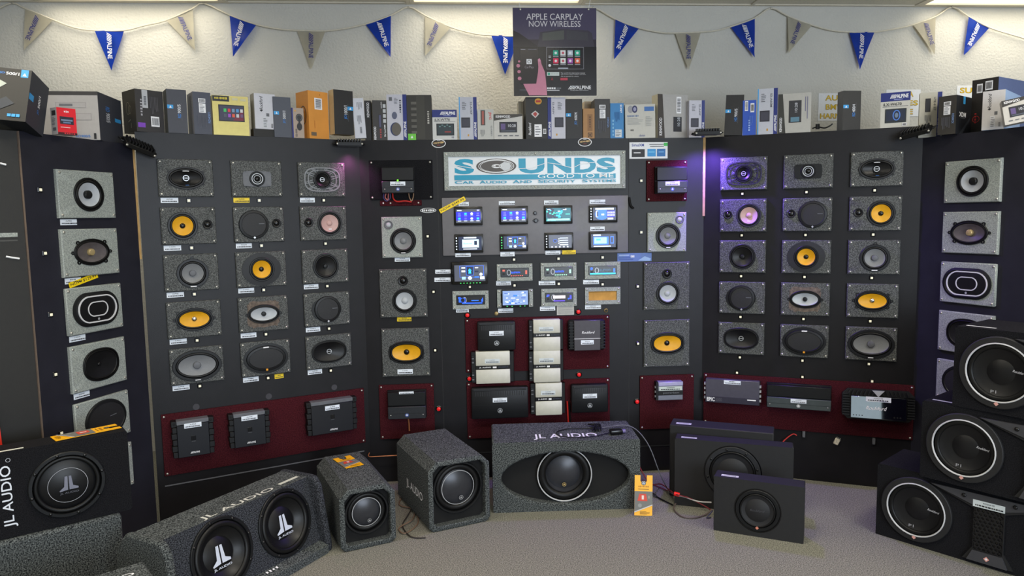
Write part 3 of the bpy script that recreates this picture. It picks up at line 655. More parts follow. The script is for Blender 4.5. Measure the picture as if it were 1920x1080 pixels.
def screen(kind, w, h):
    if kind in ('menu', 'menu2'):
        its = [('r', 0, -.0, w, h, BG_g), ('r', 0, 0, w*.99, h*.62, BG_b)]
        for i in range(4):
            for j in range(2): its.append(('r' if i != 2 else 'e', w*(-.36+.25*i), h*(.17-.36*j), *((w*.1, h*.15) if i != 2 else (w*.055, h*.09)), (C2 if (i+j) % 3 == 1 else (W_ if i == 2 else lit((90, 90, 230), .8)))))
        for i in range(4): its.append(('r', w*(-.36+.25*i), -h*.36, w*.13, h*.05, W_)); its.append(('r', w*(-.36+.25*i), h*.02, w*.12, h*.04, lit((150, 160, 255), .9)))
        its += [('r', -w*.36, h*.42, w*.18, h*.06, W_), ('r', w*.4, h*.42, w*.1, h*.1, lit((180, 180, 240), .9))]
    elif kind == 'teal': its = [('r', 0, 0, w, h, BG_t), ('r', -w*.32, .1*h, w*.28, h*.6, BG_d), ('r', -.02*w, .02*h, w*.16, h*.3, C2)]+blk(5, w, h, [W_, C3, C2, BG_d], 26)+[('r', 0, -h*.36, w*.9, h*.14, lit((150, 220, 210), .8))]
    elif kind == 'phone': its = [('r', 0, 0, w, h, BG_d), ('e', -w*.12, -.02*h, w*.3, h*.45, C1), ('r', 0, h*.4, w*.8, h*.13, W_), ('r', .27*w, .0, w*.36, h*.5, BG_b), ('r', -.33*w, .0, w*.09, h*.5, W_), ('r', -.31*w, .0, w*.06, h*.42, BG_d), ('r', -.08*w, -.05*h, w*.12, h*.12, W_)]+[('r', w*(.15+.085*i), h*(.1-.2*j), w*.05, h*.13, W_) for i in range(4) for j in range(2)]+[('r', .25*w, -h*.38, w*.25, h*.13, W_)]
    elif kind == 'card': its = [('r', 0, 0, w, h, BG_d), ('r', 0, .42*h, w*.55, h*.1, W_), ('r', .02*w, 0, w*.72, h*.6, lit((190, 225, 245), 1.)), ('t', 'Bluetooth', -.1*w, 0, w*.36, h*.12, C2), ('r', .24*w, .04*h, w*.12, h*.3, BG_d), ('r', 0, -.4*h, w*.6, h*.06, W_)]
    elif kind in ('tune', 'tab'):
        its = [('r', 0, 0, w, h, BG_g if kind == 'tab' else BG_d), ('r', .06*w, .1*h, w*.78, h*.72, C1), ('r', .06*w, .1*h, w*.76, h*.69, BG_g), ('r', .0*w, .15*h, w*.24, h*.56, C1), ('r', 0, .15*h, w*.22, h*.52, BG_d), ('p', [(-.05*w, -.02*h), (.05*w, -.02*h), (0, .32*h)], C2), ('o', 0, .17*h, .05*w, .08*h, .003, C2)]
        its += [('r', -.21*w, .33*h, w*.12, h*.07, W_), ('r', -.21*w, .12*h, w*.12, h*.1, W_), ('r', .22*w, .33*h, w*.1, h*.06, W_), ('r', .22*w, .1*h, w*.12, h*.1, BG_d), ('e', .36*w, -.08*h, w*.05, h*.09, W_), ('r', -.2*w, -.3*h, w*.12, h*.17, lit((150, 200, 255), 1.)), ('e', -.0*w, -.3*h, w*.065, h*.11, lit((200, 220, 255), 1.)), ('r', .22*w, -.25*h, w*.14, h*.08, C1), ('r', .4*w, -.3*h, w*.14, h*.16, W_)]
    elif kind == 'list': its = [('r', 0, 0, w, h, BG_g), ('e', -.22*w, .05*h, .09*w, .12*h, C1), ('e', -.22*w, .05*h, .08*w, .1*h, BG_d)]+[('r', .16*w, h*(.25-.17*i), w*.36, h*.06, W_) for i in range(4)]+[('r', -.06*w, h*(.2-.17*i), w*.035, h*.08, W_) for i in range(3)]+[('r', w*(-.36+.17*i), -.42*h, w*.07, h*.1, lit((200, 205, 220), .9)) for i in range(5)]
    elif kind == 'pic': its = [('r', 0, 0, w, h, BG_d), ('r', -.1*w, -.0, w*.62, h*.6, C1), ('r', -.12*w, .02*h, w*.5, h*.46, lit((150, 215, 245), 1.)), ('r', -.2*w, .08*h, w*.18, h*.14, C3), ('r', -.26*w, .42*h, w*.3, h*.1, W_), ('r', .35*w, .05*h, w*.14, h*.55, C1), ('r', .35*w, .05*h, w*.09, h*.42, BG_d), ('r', -.05*w, -.42*h, w*.7, h*.07, W_)]
    return its
def radio(x0, y0, x1, y1, kind, label, n=RBN, side=None, thick=.012, foot=None):
    u, z, w, h = pr('C', x0, y0, x1, y1)
    t = thing('touchscreen_radio', label, 'car radio', pl('C', u, z, n), PAN['C'][1], 'touchscreen radios')
    link('bezel', B(-w/2, w/2, -thick, 0, -h/2, h/2, .004, 2), M_gloss, t)
    sw, sh, ox, oz = w*.86, h*.72, 0, .0
    if side: sw, ox = w*.80, w*.04
    link('display', B(ox-sw/2, ox+sw/2, -thick-.0008, -thick+.0005, oz-sh/2, oz+sh/2), BG_d, t, smooth=False)
    art('screen_image', screen(kind, sw, sh), t, (ox, 0, oz), y0=-thick-.0008, step=.0003)
    for i in range(5 if side else 0): art('side_key', [('r', -w*.43, h*(.3-.15*i), w*.035, h*.06, side)], t, y0=-thick)
    for i in range(7 if foot else 0): art('foot_key', [('r', w*(-.26+.09*i), -h*.44, w*.035, h*.03, foot)], t, y0=-thick)
    return t
GRN = lit((70, 220, 110), .9)
radio(850.8, 388, 904.8, 422.2, 'menu', 'touchscreen radio with blue menu under the yellow NOW tag'); radio(935.2, 386.6, 989.6, 420.3, 'menu2', 'touchscreen radio with blue menu beside the two round knobs')
radio(1019, 385.6, 1072.5, 419.4, 'teal', 'touchscreen radio showing a teal screen'); radio(1103, 385, 1156.3, 416.9, 'phone', 'touchscreen radio showing a blue phone keypad', side=W_)
radio(851.8, 439.2, 906.3, 473.3, 'card', 'touchscreen radio showing a pale card on black', side=W_); radio(936.2, 438.6, 989.6, 470.4, 'tune', 'touchscreen radio with green key column and blue tiles', side=GRN)
radio(1020, 436.1, 1074, 468.5, 'list', 'touchscreen radio showing a grey list above the yellow tag', side=W_); radio(1103, 434.2, 1156.3, 467.5, 'pic', 'touchscreen radio with a pale blue picture and dark frame')
radio(846.9, 491, 914.4, 531.3, 'tab', 'large floating tablet stereo with blue tiles below the radio board', n=.02, thick=.02, foot=GRN)
for (x0, y0, x1, y1, wh, b, m) in ((860, 379, 879, 386, 'half under the yellow NOW tag', 'ALPINE', None), (935, 377.5, 965, 384, 'above the radio beside the knobs', 'ALPINE', None), (1019.5, 376, 1046.5, 383.3, 'above the teal screen radio', 'ALPINE', None), (1104.6, 374.6, 1134, 381.8, 'above the phone keypad radio', 'KENWOOD', None),
    (1105.8, 425, 1132.8, 432.5, 'above the pale blue picture radio', 'KENWOOD', None), (853.7, 474.3, 882.6, 481, 'under the pale card radio', 'KENWOOD', None), (938, 472.4, 964.5, 480, 'under the green-keyed radio', '~7', None), (1022, 470, 1050, 476.6, 'under the grey list radio', 'KENWOOD', None), (1053.6, 469, 1078.8, 476, 'under the grey list radio', 'KENWOOD', M_tagy)):
    price_px(x0, y0, x1, y1, wh, b, m, .0155 if y1 < 480.5 else .0165)
for (x0, y0, x1, y1, wh, b) in ((816, 505.8, 845, 512.5, 'upper of two beside the tablet stereo', '~7'), (814.5, 520.8, 845, 528, 'lower of two beside the tablet stereo', '~7'), (930.3, 527, 958, 534.6, 'under the red-lit stereo', 'KENWOOD'), (1010, 527, 1041, 534, 'under the green-lit stereo', 'KENWOOD'), (1093.4, 525, 1122.9, 532.2, 'under the blue-glowing stereo', 'JVC'),
    (855, 577.2, 879, 585.3, 'under the dark blue stereo', 'ALPINE'), (934, 578.7, 962.2, 585.6, 'under the framed small tablet', 'JVC'), (1012.4, 575, 1041, 582, 'under the pink-display stereo', 'SONY'), (1097, 572, 1126.8, 579, 'under the empty frame', 'KENWOOD')):
    price_px(x0, y0, x1, y1, wh, b)
u, z = uv('C', 848.3, 384.3); price('C', u, z, .172, .026, 'reading NOW across the radio board corner', '', M_tagy, 27, .0175, 'NOW $349.99')
u, z, w, h = pr('C', 1043.8, 573.4, 1076, 589.8); t = thing('info_card', 'grey printed card under the pink-display stereo', 'card', pl('C', u, z, .003), PAN['C'][1]); link('card', B(-w/2, w/2, -.001, 0, -h/2, h/2), mat('grey_card', (190, 190, 186), .6), t, smooth=False)
art('printing', [('r', 0, h*(.36-.12*i), w*.85, .0015, M_grey) for i in range(7)], t, y0=-.001)
for x, y, r, lb in ((1002.7, 399.5, .011, 'small round black knob on the radio board, upper of two'), (1004, 413.6, .013, 'black swivel knob with wings on the radio board, lower of two')):
    u, z = uv('C', x, y); t = thing('knob', lb, 'knob', pl('C', u, z, RBN), PAN['C'][1])
    bm = bmesh.new(); loft(bm, [ell(r, r, 0), ell(r, r, -.008), ell(r*.7, r*.7, -.013), ell(r*.3, r*.3, -.013)], False, True); link('dial', bm, M_gloss, t)
    if r > .012: link('wing', B(-.019, .019, -.006, 0, -.004, .004, .0015), M_gloss, t)
# single-DIN stereos in grey frames
def framed(x0, y0, x1, y1, kind, label):
    u, z, w, h = pr('C', x0, y0, x1, y1)
    t = thing('framed_car_stereo', label, 'car radio', pl('C', u, z, .0005), PAN['C'][1], 'single-height stereos in grey frames')
    ow, oh = w*.40, h*.27; bm = bmesh.new()
    for q in ((-w/2, w/2, oh, h/2), (-w/2, w/2, -h/2, -oh), (-w/2, -ow, -oh, oh), (ow, w/2, -oh, oh)): box(bm, q[0], q[1], -.012, 0, q[2], q[3])
    link('frame', bm, M_gplate, t, smooth=False); screws(t, w, h, -.012, .011)
    if kind == 'empty':
        link('opening_back', B(-ow, ow, -.003, -.001, -oh, oh), mat('raw_wood_inside', (196, 146, 74), .8, var=.25, scale=14), t, smooth=False); return t
    if kind == 'tablet':
        a = (pr('C', 940.6, 541.6, 992.2, 573.4)); tw, th = a[2], a[3]
        link('tablet_body', B(-tw/2, tw/2, -.030, -.008, -th/2, th/2, .004, 2), M_satin, t); link('display', B(-tw*.46, tw*.46, -.0312, -.0295, -th*.36, th*.44), lit((120, 145, 190), .7), t, smooth=False)
        art('screen_image', blk(9, tw*.85, th*.7, [W_, C1, lit((150, 175, 225), .8), lit((60, 90, 170), .8)], 26), t, (0, 0, th*.04), y0=-.0312, step=.0003); [art('foot_key', [('r', tw*x, -th*.43, tw*.05, th*.03, GRN)], t, y0=-.030) for x in (-.3, -.12, .18, .34)]; return t
    link('fascia', B(-ow, ow, -.016, -.001, -oh, oh, .002), M_gloss, t)
    RD, BL = lit((230, 90, 70), .9), lit((30, 90, 255), 1.1)
    cols = {'red': (RD, BL), 'green': (lit((160, 235, 190), .9), BL), 'blue': (C1, C2), 'deep': (BL, lit((40, 60, 255), 1.)), 'pink': (lit((60, 60, 255), 1.), lit((246, 218, 232), 1.))}[kind]
    its = [('r', -ow*.78, oh*(.45-.75*j), ow*.16, oh*.36, cols[0] if j != 1 else M_dgrey) for j in range(2)]+[('r', ow*.8, 0, ow*.12, oh*.8, cols[0]), ('o', -ow*.42, 0, ow*.14, oh*.62, .003, M_silver)]
    if kind in ('red', 'green'): its += [('t', 'BLUETOOTH', ow*.06, 0, ow*.62, oh*.36, BL, 0, .03)]+[('r', ow*(-.25+.13*i), -oh*.72, ow*.07, oh*.2, cols[0]) for i in range(7)]+[('r', .1*ow, oh*.75, ow*.9, oh*.12, M_grey)]
    elif kind == 'blue': its += [('r', 0, -oh*.72, ow*1.8, oh*.34, C2), ('r', -ow*.3, -oh*.8, ow*.6, oh*.15, C3), ('t', 'BLUETOOTH', .18*ow, oh*.05, ow*.8, oh*.5, lit((90, 130, 160), .6)), ('e', -ow*.8, .4*oh, ow*.08, oh*.3, BL)]
    elif kind == 'deep': its += [('r', .25*ow, .35*oh, ow*1.1, oh*.5, M_dgrey), ('r', .1*ow, -oh*.65, ow*1.4, oh*.22, BL), ('r', -ow*.6, 0, ow*.45, oh*.9, BL), ('e', -ow*.55, 0, ow*.14, oh*.42, M_gloss), ('r', .3*ow, -.1*oh, ow*.5, oh*.2, C1)]
    else: its += [('r', .0, .1*oh, ow*.86, oh*.62, cols[1]), ('r', 0, -.72*oh, ow*.8, oh*.2, lit((90, 60, 220), .9)), ('r', -ow*.85, .3*oh, ow*.1, oh*.3, BL), ('r', ow*.66, -.3*oh, ow*.1, oh*.3, BL)]
    art('display_print', its, t, y0=-.016, step=.0003)
    return t
framed(931.3, 495.3, 998.2, 525.6, 'red', 'red-lit car stereo in a grey frame'); framed(1013.4, 493.2, 1080.3, 524.1, 'green', 'green-lit car stereo in a grey frame'); framed(1095.9, 491.5, 1162.4, 521.5, 'blue', 'blue-glowing car stereo in a grey frame')
framed(848.4, 545.9, 916.3, 577.8, 'deep', 'dark blue lit car stereo under the large tablet stereo'); framed(931.8, 543, 999.1, 574.4, 'tablet', 'small tablet stereo over a grey frame'); framed(1014.7, 541.6, 1080.9, 572.5, 'pink', 'car stereo with a pale pink display'); framed(1096.3, 539.1, 1162.4, 569.3, 'empty', 'empty grey stereo frame showing raw wood')
for x, y, wh in ((876.3, 590.7, 'over the upper burgundy board corner by the dark blue stereo'), (1084, 584.3, 'over the upper burgundy board by the grey printed card'), (880.2, 709.4, 'between the two burgundy boards, beside the wide cream amplifier'), (1085.3, 701.8, 'between the two burgundy boards, above the slotted amplifier'), (822.7, 766, 'beside the lone amplifier near the price-tagged wing'), (1194, 752.5, 'beside the small silver amplifier')): red_button('C', x, y, wh)
for x, y, nm, lb, m in ((930.7, 588, 'knob', 'brass coloured knob above the burgundy amplifier board', M_brass), (1136, 582, 'grommet', 'brass ringed hole under the empty stereo frame', M_brass)):
    u, z = uv('C', x, y); t = thing(nm, lb, 'knob' if nm == 'knob' else 'grommet', pl('C', u, z, .0005), PAN['C'][1])
    bm = bmesh.new(); loft(bm, [ell(.013, .013, 0), ell(.012, .012, -.006), ell(.008, .008, -.008)]+([ell(.003, .003, -.008)] if nm == 'knob' else [ell(.007, .007, -.002)]), False, nm == 'knob'); link('ring', bm, m, t)
    if nm == 'grommet': bm = bmesh.new(); loft(bm, [ell(.0075, .0075, -.002), ell(.004, .004, -.0021)], False, True); link('bore', bm, M_black, t)
# ================================================================== AMPLIFIER BOARDS AND AMPLIFIERS
def carpet_board(k, u, z, w, h, label, m=None, t_=.012, ins=.014):
    t = thing('amplifier_board', label, 'display board', pl(k, u, z, .0005), PAN[k][1])
    link('board', B(-w/2, w/2, -t_, 0, -h/2, h/2, .004, 2), m or M_burg, t); screws(t, w, h, -t_, ins); return t
BN = .0130      # face of a carpet board in front of its panel
def amp_base(k, x0, y0, x1, y1, label, n=BN):
    u, z, w, h = pr(k, x0, y0, x1, y1)
    return thing('amplifier', label, 'amplifier', pl(k, u, z, n), PAN[k][1]), w, h
def sticker(t, x, z, y, w=.062, h=.022, brand='ALPINE', m=None):
    o = link('sticker', B(x-w/2, x+w/2, y-.0006, y, z-h/2, z+h/2), m or M_tagw, t, smooth=False)
    its = [('t', brand, x, z+h*.2, w*.36, h*.24, M_ink, 0, .01)]; q = -w*.42; r = random.Random(int(x*999)+int(z*777)+len(brand))
    while q < w*.4:
        l = w*(.03+.06*r.random()); its.append(('r', x+q+l/2, z-h*.2, l, h*.2, M_ink)); q += l+w*.025
    art('printing', its, o, y0=y-.0006, step=.0003)
def amp_fins(k, x0, y0, x1, y1, label):            # dark body, stepped side fins, pale top bar
    t, w, h = amp_base(k, x0, y0, x1, y1, label); D = .052; f = .022
    bm = bmesh.new(); box(bm, -w/2+f, w/2-f, -D, 0, -h/2, h/2-.022, .003); link('body', bm, mat('blue_black_amp_cover', (18, 19, 25), .42, metal=.2, var=.08), t)
    link('top_bar', B(-w/2+f, w/2-f, -D-.002, 0, h/2-.022, h/2, .002), M_grey, t)
    n = 6
    for s in (-1, 1):
        for i in range(n):
            z0 = -h/2+i*h/n; ww = f+(.004 if i % 2 else 0)
            link('fin', B(*sorted((s*(w/2-f-.001), s*(w/2-f+ww))), -D+.004, 0, z0+.002, z0+h/n-.0005, .002), M_black, t)
        bm = bmesh.new(); loft(bm, [ell(.006, .006, -D+.003, s*(w/2-f/2), h/2-.014), ell(.006, .006, -D-.001, s*(w/2-f/2), h/2-.014), ell(.003, .003, -D-.001, s*(w/2-f/2), h/2-.014)], False, True); link('bolt', bm, M_gloss, t)
    bm = B(-.012, .012, -D-.0015, -D, -.012, .012, .001); link('emblem', bm, M_gloss, t)
    art('lettering', [('r', 0, -.018, .02, .002, M_grey), ('t', '/////ALPINE', .004, -h/2+.022, .046, .010, M_inkw, 0, .02, .25)], t, y0=-D)
    sticker(t, -.0 if w > .25 else .0, h/2-.03 if w < .25 else h/2-.045, -D-.0022, .086, .026)
def amp_slots(k, x0, y0, x1, y1, label, slots=16):     # rounded black body with a row of slots
    t, w, h = amp_base(k, x0, y0, x1, y1, label); D = .05
    link('body', B(-w/2, w/2, -D, 0, -h/2, h/2, .010, 2), M_satin, t)
    link('seam', B(-w/2+.004, w/2-.004, -D-.0006, -D, -.012, -.0105), M_black, t, smooth=False)
    link('upper_rail', B(-w/2+.012, w/2-.012, -D-.004, -D, h/2-.020, h/2-.004, .002), M_dgrey, t)
    for i in range(slots):
        x = -w/2+.028+(w-.056)*i/(slots-1); link('slot', B(x-.0028, x+.0028, -D-.0008, -D, h/2-.052, h/2-.024), M_dgrey, t, smooth=False)
    sticker(t, 0, h*.10, -D-.0012, .088, .028, 'JL AUDIO')
    art('logo', [('e', 0, -h*.24, .015, .015, M_silver), ('e', 0, -h*.24, .0128, .0128, M_black), ('p', [(-.010, -h*.24-.007), (-.001, -h*.24-.007), (-.001, -h*.24+.010)], M_silver), ('p', [(.001, -h*.24-.007), (.010, -h*.24-.007), (.001, -h*.24+.010)], M_silver)], t, y0=-D)
def amp_cream(k, x0, y0, x1, y1, label, l, r_):        # black chassis with two cream covers
    t, w, h = amp_base(k, x0, y0, x1, y1, label); D = .045
    link('chassis', B(-w/2, w/2, -D+.012, 0, -h/2+.004, h/2-.004, .003), M_black, t)
    a, b = -w/2+l, w/2-r_
    for nm, z0, z1 in (('upper_cover', .012, h/2), ('lower_cover', -h/2, -.012)): link(nm, B(a, b, -D-.004, -.002, z0, z1, .004, 2), M_white_amp, t)
    link('band', B(a, b, -D-.001, -.002, -.0118, .0118), M_gloss, t, smooth=False)
    art('lettering', [('t', 'JL AUDIO', a+(b-a)*.27, 0, (b-a)*.34, .009, M_inkw, 0, .02), ('r', a+(b-a)*.55, 0, (b-a)*.11, .010, M_inkw), ('t', 'JD400/4', a+(b-a)*.8, 0, (b-a)*.30, .008, ink((70, 76, 100)))], t, y0=-D-.001)
    for i in range(4): link('terminal', B(-w/2+.004, -w/2+l*.6, -D+.004, -D+.014, h*(.22-.06*i)+.02, h*(.22-.06*i)+.028), M_grey if i % 2 else M_dgrey, t, smooth=False); link('terminal', B(-w/2+.004, -w/2+l*.6, -D+.004, -D+.014, -h*(.16+.07*i)-.004, -h*(.16+.07*i)+.004), M_grey if i % 2 else M_dgrey, t, smooth=False)
    for s in (-1, 1): link('mount_lug', B(w/2-r_, w/2+.002, -.018, 0, s*h*.38-.02, s*h*.38+.02, .004), M_satin, t)
    sticker(t, (a+b)/2-.004, h*.20, -D-.0046, .090, .026, 'JL AUDIO', ink((206, 214, 218)))
def amp_ribs(k, x0, y0, x1, y1, label):                 # grey body with side heat-sink ribs
    t, w, h = amp_base(k, x0, y0, x1, y1, label); D = .05; f = .034
    link('chassis', B(-w/2, w/2, -D+.016, 0, -h/2, h/2, .012), M_black, t)
    link('cover', B(-w/2+f, w/2-f, -D, -.002, -h/2+.002, h/2-.002, .003), mat('pewter_amp_cover', (66, 62, 66), .4, metal=.4, var=.05), t)
    n = 9
    for s in (-1, 1):
        for i in range(n):
            z0 = -h/2+.012+(h-.024)*i/n; link('rib', B(*sorted((s*(w/2-f), s*(w/2-.002))), -D+.002, -.002, z0, z0+.007, .001), M_satin, t)
    link('seam', B(-w/2+f+.001, w/2-f-.001, -D-.0006, -D, -.021, -.0185), M_inkw, t, smooth=False)
    art('lettering', [('t', 'Rockford', .006, h*.10, .080, .016, M_inkw, 0, .01, .3)], t, y0=-D); sticker(t, 0, -h*.22, -D-.001, .08, .026, 'FOSGATE')
def amp_step(k, x0, y0, x1, y1, label, n=BN, led=None, tag_z=None, brand='JL AUDIO', pale=False):   # two-step brushed body
    t, w, h = amp_base(k, x0, y0, x1, y1, label, n); D = .062
    m = M_brush if not pale else mat('slate_amp_cover', (74, 82, 84), .4, metal=.3)
    link('base', B(-w/2, w/2, -.02, 0, -h/2, h/2, .002), M_black, t)
    link('upper_cover', B(-w/2+.003, w/2-.003, -D+.008, -.004, -h*.02, h/2-.006, .003), M_satin if not led else M_black, t)
    link('lower_cover', B(-w/2+.003, w/2-.003, -D, -.004, -h/2+.003, -h*.04, .003), m, t)
    link('trim_line', B(-w/2+.004, w/2-.004, -D-.0005, -D, -h*.29, -h*.28), M_black, t, smooth=False)
    zb = -h*.34
    art('logo', [('e', 0, zb, .011, .011, ink((86, 104, 170)) if not pale else M_silver), ('p', [(-.006, zb-.004), (.006, zb-.004), (0, zb+.008)], M_inkw)], t, y0=-D)
    for s in (-1, 1): linkmesh('screw', SCREW, t, (s*(w/2-.02), -D, zb)).scale = (.6, .6, .6)
    if led: art('power_light', [('e', 0, -h*.02, .005, .005, lit((110, 255, 40), 2.))], t, y0=-D)
    if tag_z is not None: sticker(t, 0, h/2-.008, -D+.004, .088, .014, brand)
    else: sticker(t, 0, -h*.14, -D-.001, .088, .024, brand)
    return t, w, h
# price-tagged wing
u0, z0 = uv('LW', 303, 777); u1, z1 = uv('LW', 684, 828); zb = uv('LW', 308, 893)[1]
carpet_board('LW', .600, (z0+zb)/2, 1.118, z0-zb, 'long burgundy carpet board with three finned amplifiers')
amp_fins('LW', 320, 786.7, 400, 843, 'finned black amplifier at the outer end of the burgundy board'); amp_fins('LW', 426, 773.6, 503, 825, 'finned black amplifier in the middle of the burgundy board'); amp_fins('LW', 570.5, 752, 664, 799.4, 'wide finned black amplifier at the inner end of the burgundy board')
# centre boards
def cboard(x0, y0, x1, y1, label, **kw):
    u, z, w, h = pr('C', x0, y0, x1, y1); return carpet_board('C', u, z, w, h, label, **kw)
cboard(871.5, 597, 1142.5, 690, 'upper burgundy carpet board with six amplifiers'); cboard(874.5, 716.5, 1143, 812, 'lower burgundy carpet board behind the wide carpeted box')
cboard(710.3, 721.4, 816, 819, 'small burgundy board with a lone two-step amplifier'); cboard(1199, 704, 1299.5, 801, 'small burgundy board with the small silver amplifier')
cboard(692, 301, 812.5, 373.7, 'black carpet board with a lit amplifier and loose wires', m=M_bcarpet); cboard(1211.5, 301, 1287, 377, 'burgundy board under the satellite radio card')
u, z, w, h = pr('C', 712.5, 376, 791, 385.5)
t = thing('mounting_strip', 'short burgundy mounting strip with three wires hanging over it', 'strip', pl('C', u, z, .0005), PAN['C'][1]); link('strip', B(-w/2, w/2, -.008, 0, -h/2, h/2, .003), M_burg, t)
for s in (-.42, .42, -.25): linkmesh('screw', SCREW, t, (s*w, -.008, 0))
amp_slots('C', 894, 601.3, 965.8, 653, 'slotted black amplifier at the top of the upper burgundy board', 15); amp_slots('C', 882.8, 723.7, 989.4, 778, 'extra wide slotted black amplifier on the lower burgundy board', 22); amp_slots('C', 1068.2, 718, 1136.8, 767.8, 'slotted black amplifier beside the red and black wires', 15)
amp_cream('C', 990, 597.5, 1054.2, 653.5, 'cream amplifier, top of the stack of three', .026, .020); amp_cream('C', 989.9, 655, 1054.8, 711.6, 'cream amplifier, middle of the stack of three', .028, .021); amp_cream('C', 993, 715.2, 1058, 772.3, 'cream amplifier, bottom of the stack of three', .030, .022); amp_cream('C', 882.8, 656.6, 963.3, 713.7, 'wide cream amplifier under the slotted black one', .028, .026)
amp_ribs('C', 1062.9, 598.1, 1132.5, 653.5, 'grey amplifier with ribbed heat sinks and script lettering')
amp_step('C', 727.3, 730, 800.8, 779, 'two-step black amplifier with a copper wire below', tag_z=1)
ta, w, h = amp_step('C', 716, 313.7, 779, 363, 'two-step black amplifier with green power light', led=1)
amp_step('C', 1225.5, 313, 1283, 363, 'two-step black amplifier under the satellite radio card')
# small silver amplifier
t, w, h = amp_base('C', 1226, 713, 1275, 745, 'small silver amplifier with black centre band')
link('body', B(-w/2+.012, w/2, -.045, 0, -h/2, h/2, .002), mat('silver_amp_cover', (128, 130, 142), .35, metal=.5), t); link('end_plate', B(-w/2, -w/2+.012, -.042, 0, -h/2, h/2), M_black, t, smooth=False)
link('band', B(-w/2+.012, w/2, -.046, -.044, -h*.23, h*.02), M_black, t, smooth=False); link('top_cap', B(-w/2+.012, w/2, -.050, -.001, h*.28, h/2+.001, .003), mat('purple_lit_silver', (170, 165, 200), .35, metal=.4), t)  # top cap is plain silver; the purple light on it is painted into its colour
art('lettering', [('t', 'powerbass', .01, -h*.105, w*.6, h*.12, ink((120, 122, 128)))], t, y0=-.046); sticker(t, .006, h*.14, -.0455, w*.86, h*.22, '~8', ink((200, 210, 206)))
for i in range(3): link('terminal', B(-w/2-.004, -w/2, -.03, -.02, h*(-.3+.25*i)-.006, h*(-.3+.25*i)+.006), M_silver, t, smooth=False)
# purple-lit wing board and its three amplifiers
zt = uv('RW', 1315, 697)[1]; zb = uv('RW', 1308, 790)[1]
carpet_board('RW', .600, (zt+zb)/2-.004, 1.178, zt-zb, 'long burgundy carpet board under the purple-lit speakers')
t, w, h = amp_base('RW', 1325, 706, 1424, 756, 'flat grey amplifier with bold white lettering in its corner')
link('cover', B(-w/2, w/2, -.045, -.006, -h/2, h/2, .003), mat('gunmetal_amp_cover', (92, 90, 104), .38, metal=.4, var=.05), t); link('lower_rail', B(-w/2, w/2, -.047, -.044, -h/2, -h/2+h*.26), mat('gunmetal_dark', (62, 60, 74), .4, metal=.3), t, smooth=False)
link('base', B(-w/2-.004, w/2+.004, -.02, 0, -h/2-.008, h/2-.004), M_black, t, smooth=False)
art('lettering', [('t', 'EPIC', -w*.40, -h*.37, w*.15, h*.17, M_inkw, 0, .03), ('t', '2000', -w*.25, -h*.37, w*.12, h*.13, ink((90, 90, 100))), ('r', w*.36, -h*.30, w*.16, h*.05, M_inkw)], t, y0=-.047)
for s in (-1, 1):
    for i in range(4): link('terminal', B(*sorted((s*w/2, s*(w/2+.010))), -.035, -.012, -h*.38+i*h*.2, -h*.38+i*h*.2+.014), M_silver, t, smooth=False)
sticker(t, 0, h*.40, -.0458, .1, .024, '~9')
amp_step('RW', 1438, 714.5, 1557.5, 767, 'long two-tone grey amplifier between the flat grey and mirror-faced ones', pale=True)
t, w, h = amp_base('RW', 1578, 724.5, 1711, 789, 'mirror-faced amplifier in a black slatted frame', BN+.016); t.rotation_euler = (radians(-9), 0, PAN['RW'][1])
bm = bmesh.new(); c = .03; oc = [(-w/2+c, -h/2), (w/2-c, -h/2), (w/2, -h/2+c), (w/2, h/2-c), (w/2-c, h/2), (-w/2+c, h/2), (-w/2, h/2-c), (-w/2, -h/2+c)]
prism(bm, oc, -.03, 0); link('chassis', bm, M_black, t)
link('mirror_face', B(-w*.38, w*.38, -.056, -.004, -h*.45, h*.27, .002), mat('polished_mirror_face', (170, 178, 174), .06, metal=1., var=.02), t)
for i in range(9):
    for s in (-1, 1): link('slat', B(*sorted((s*w*.395, s*w*.495)), -.05, -.02, -h*.38+i*h*.085, -h*.38+i*h*.085+.008), M_satin, t, smooth=False)
for i in range(16):
    x = -w*.42+i*w*.84/15
    if abs(x) > .03:
        bm = bmesh.new(); d = -.012 if x < 0 else .012; prism(bm, [(x-.004, h*.30), (x+.004, h*.30), (x+.004-d, h*.46), (x-.004-d, h*.46)], -.05, -.02); link('slat', bm, M_satin, t)
bm = bmesh.new(); prism(bm, [(-.032, h*.47), (.032, h*.47), (0, h*.27)], -.054, -.02); link('centre_badge', bm, M_silver, t)
art('lettering', [('t', 'Rockford', -.01, -h*.10, .11, .022, M_inkw, 0, .01, .3)]+[('e', w*(.22+.04*i), -h*.36, .005, .005, M_black) for i in range(3)]+[('e', -w*(.22+.04*i), -h*.36, .003, .003, M_ink) for i in range(4)], t, y0=-.056)
sticker(t, -.0, h*.19, -.0568, .13, .028, 'FOSGATE')
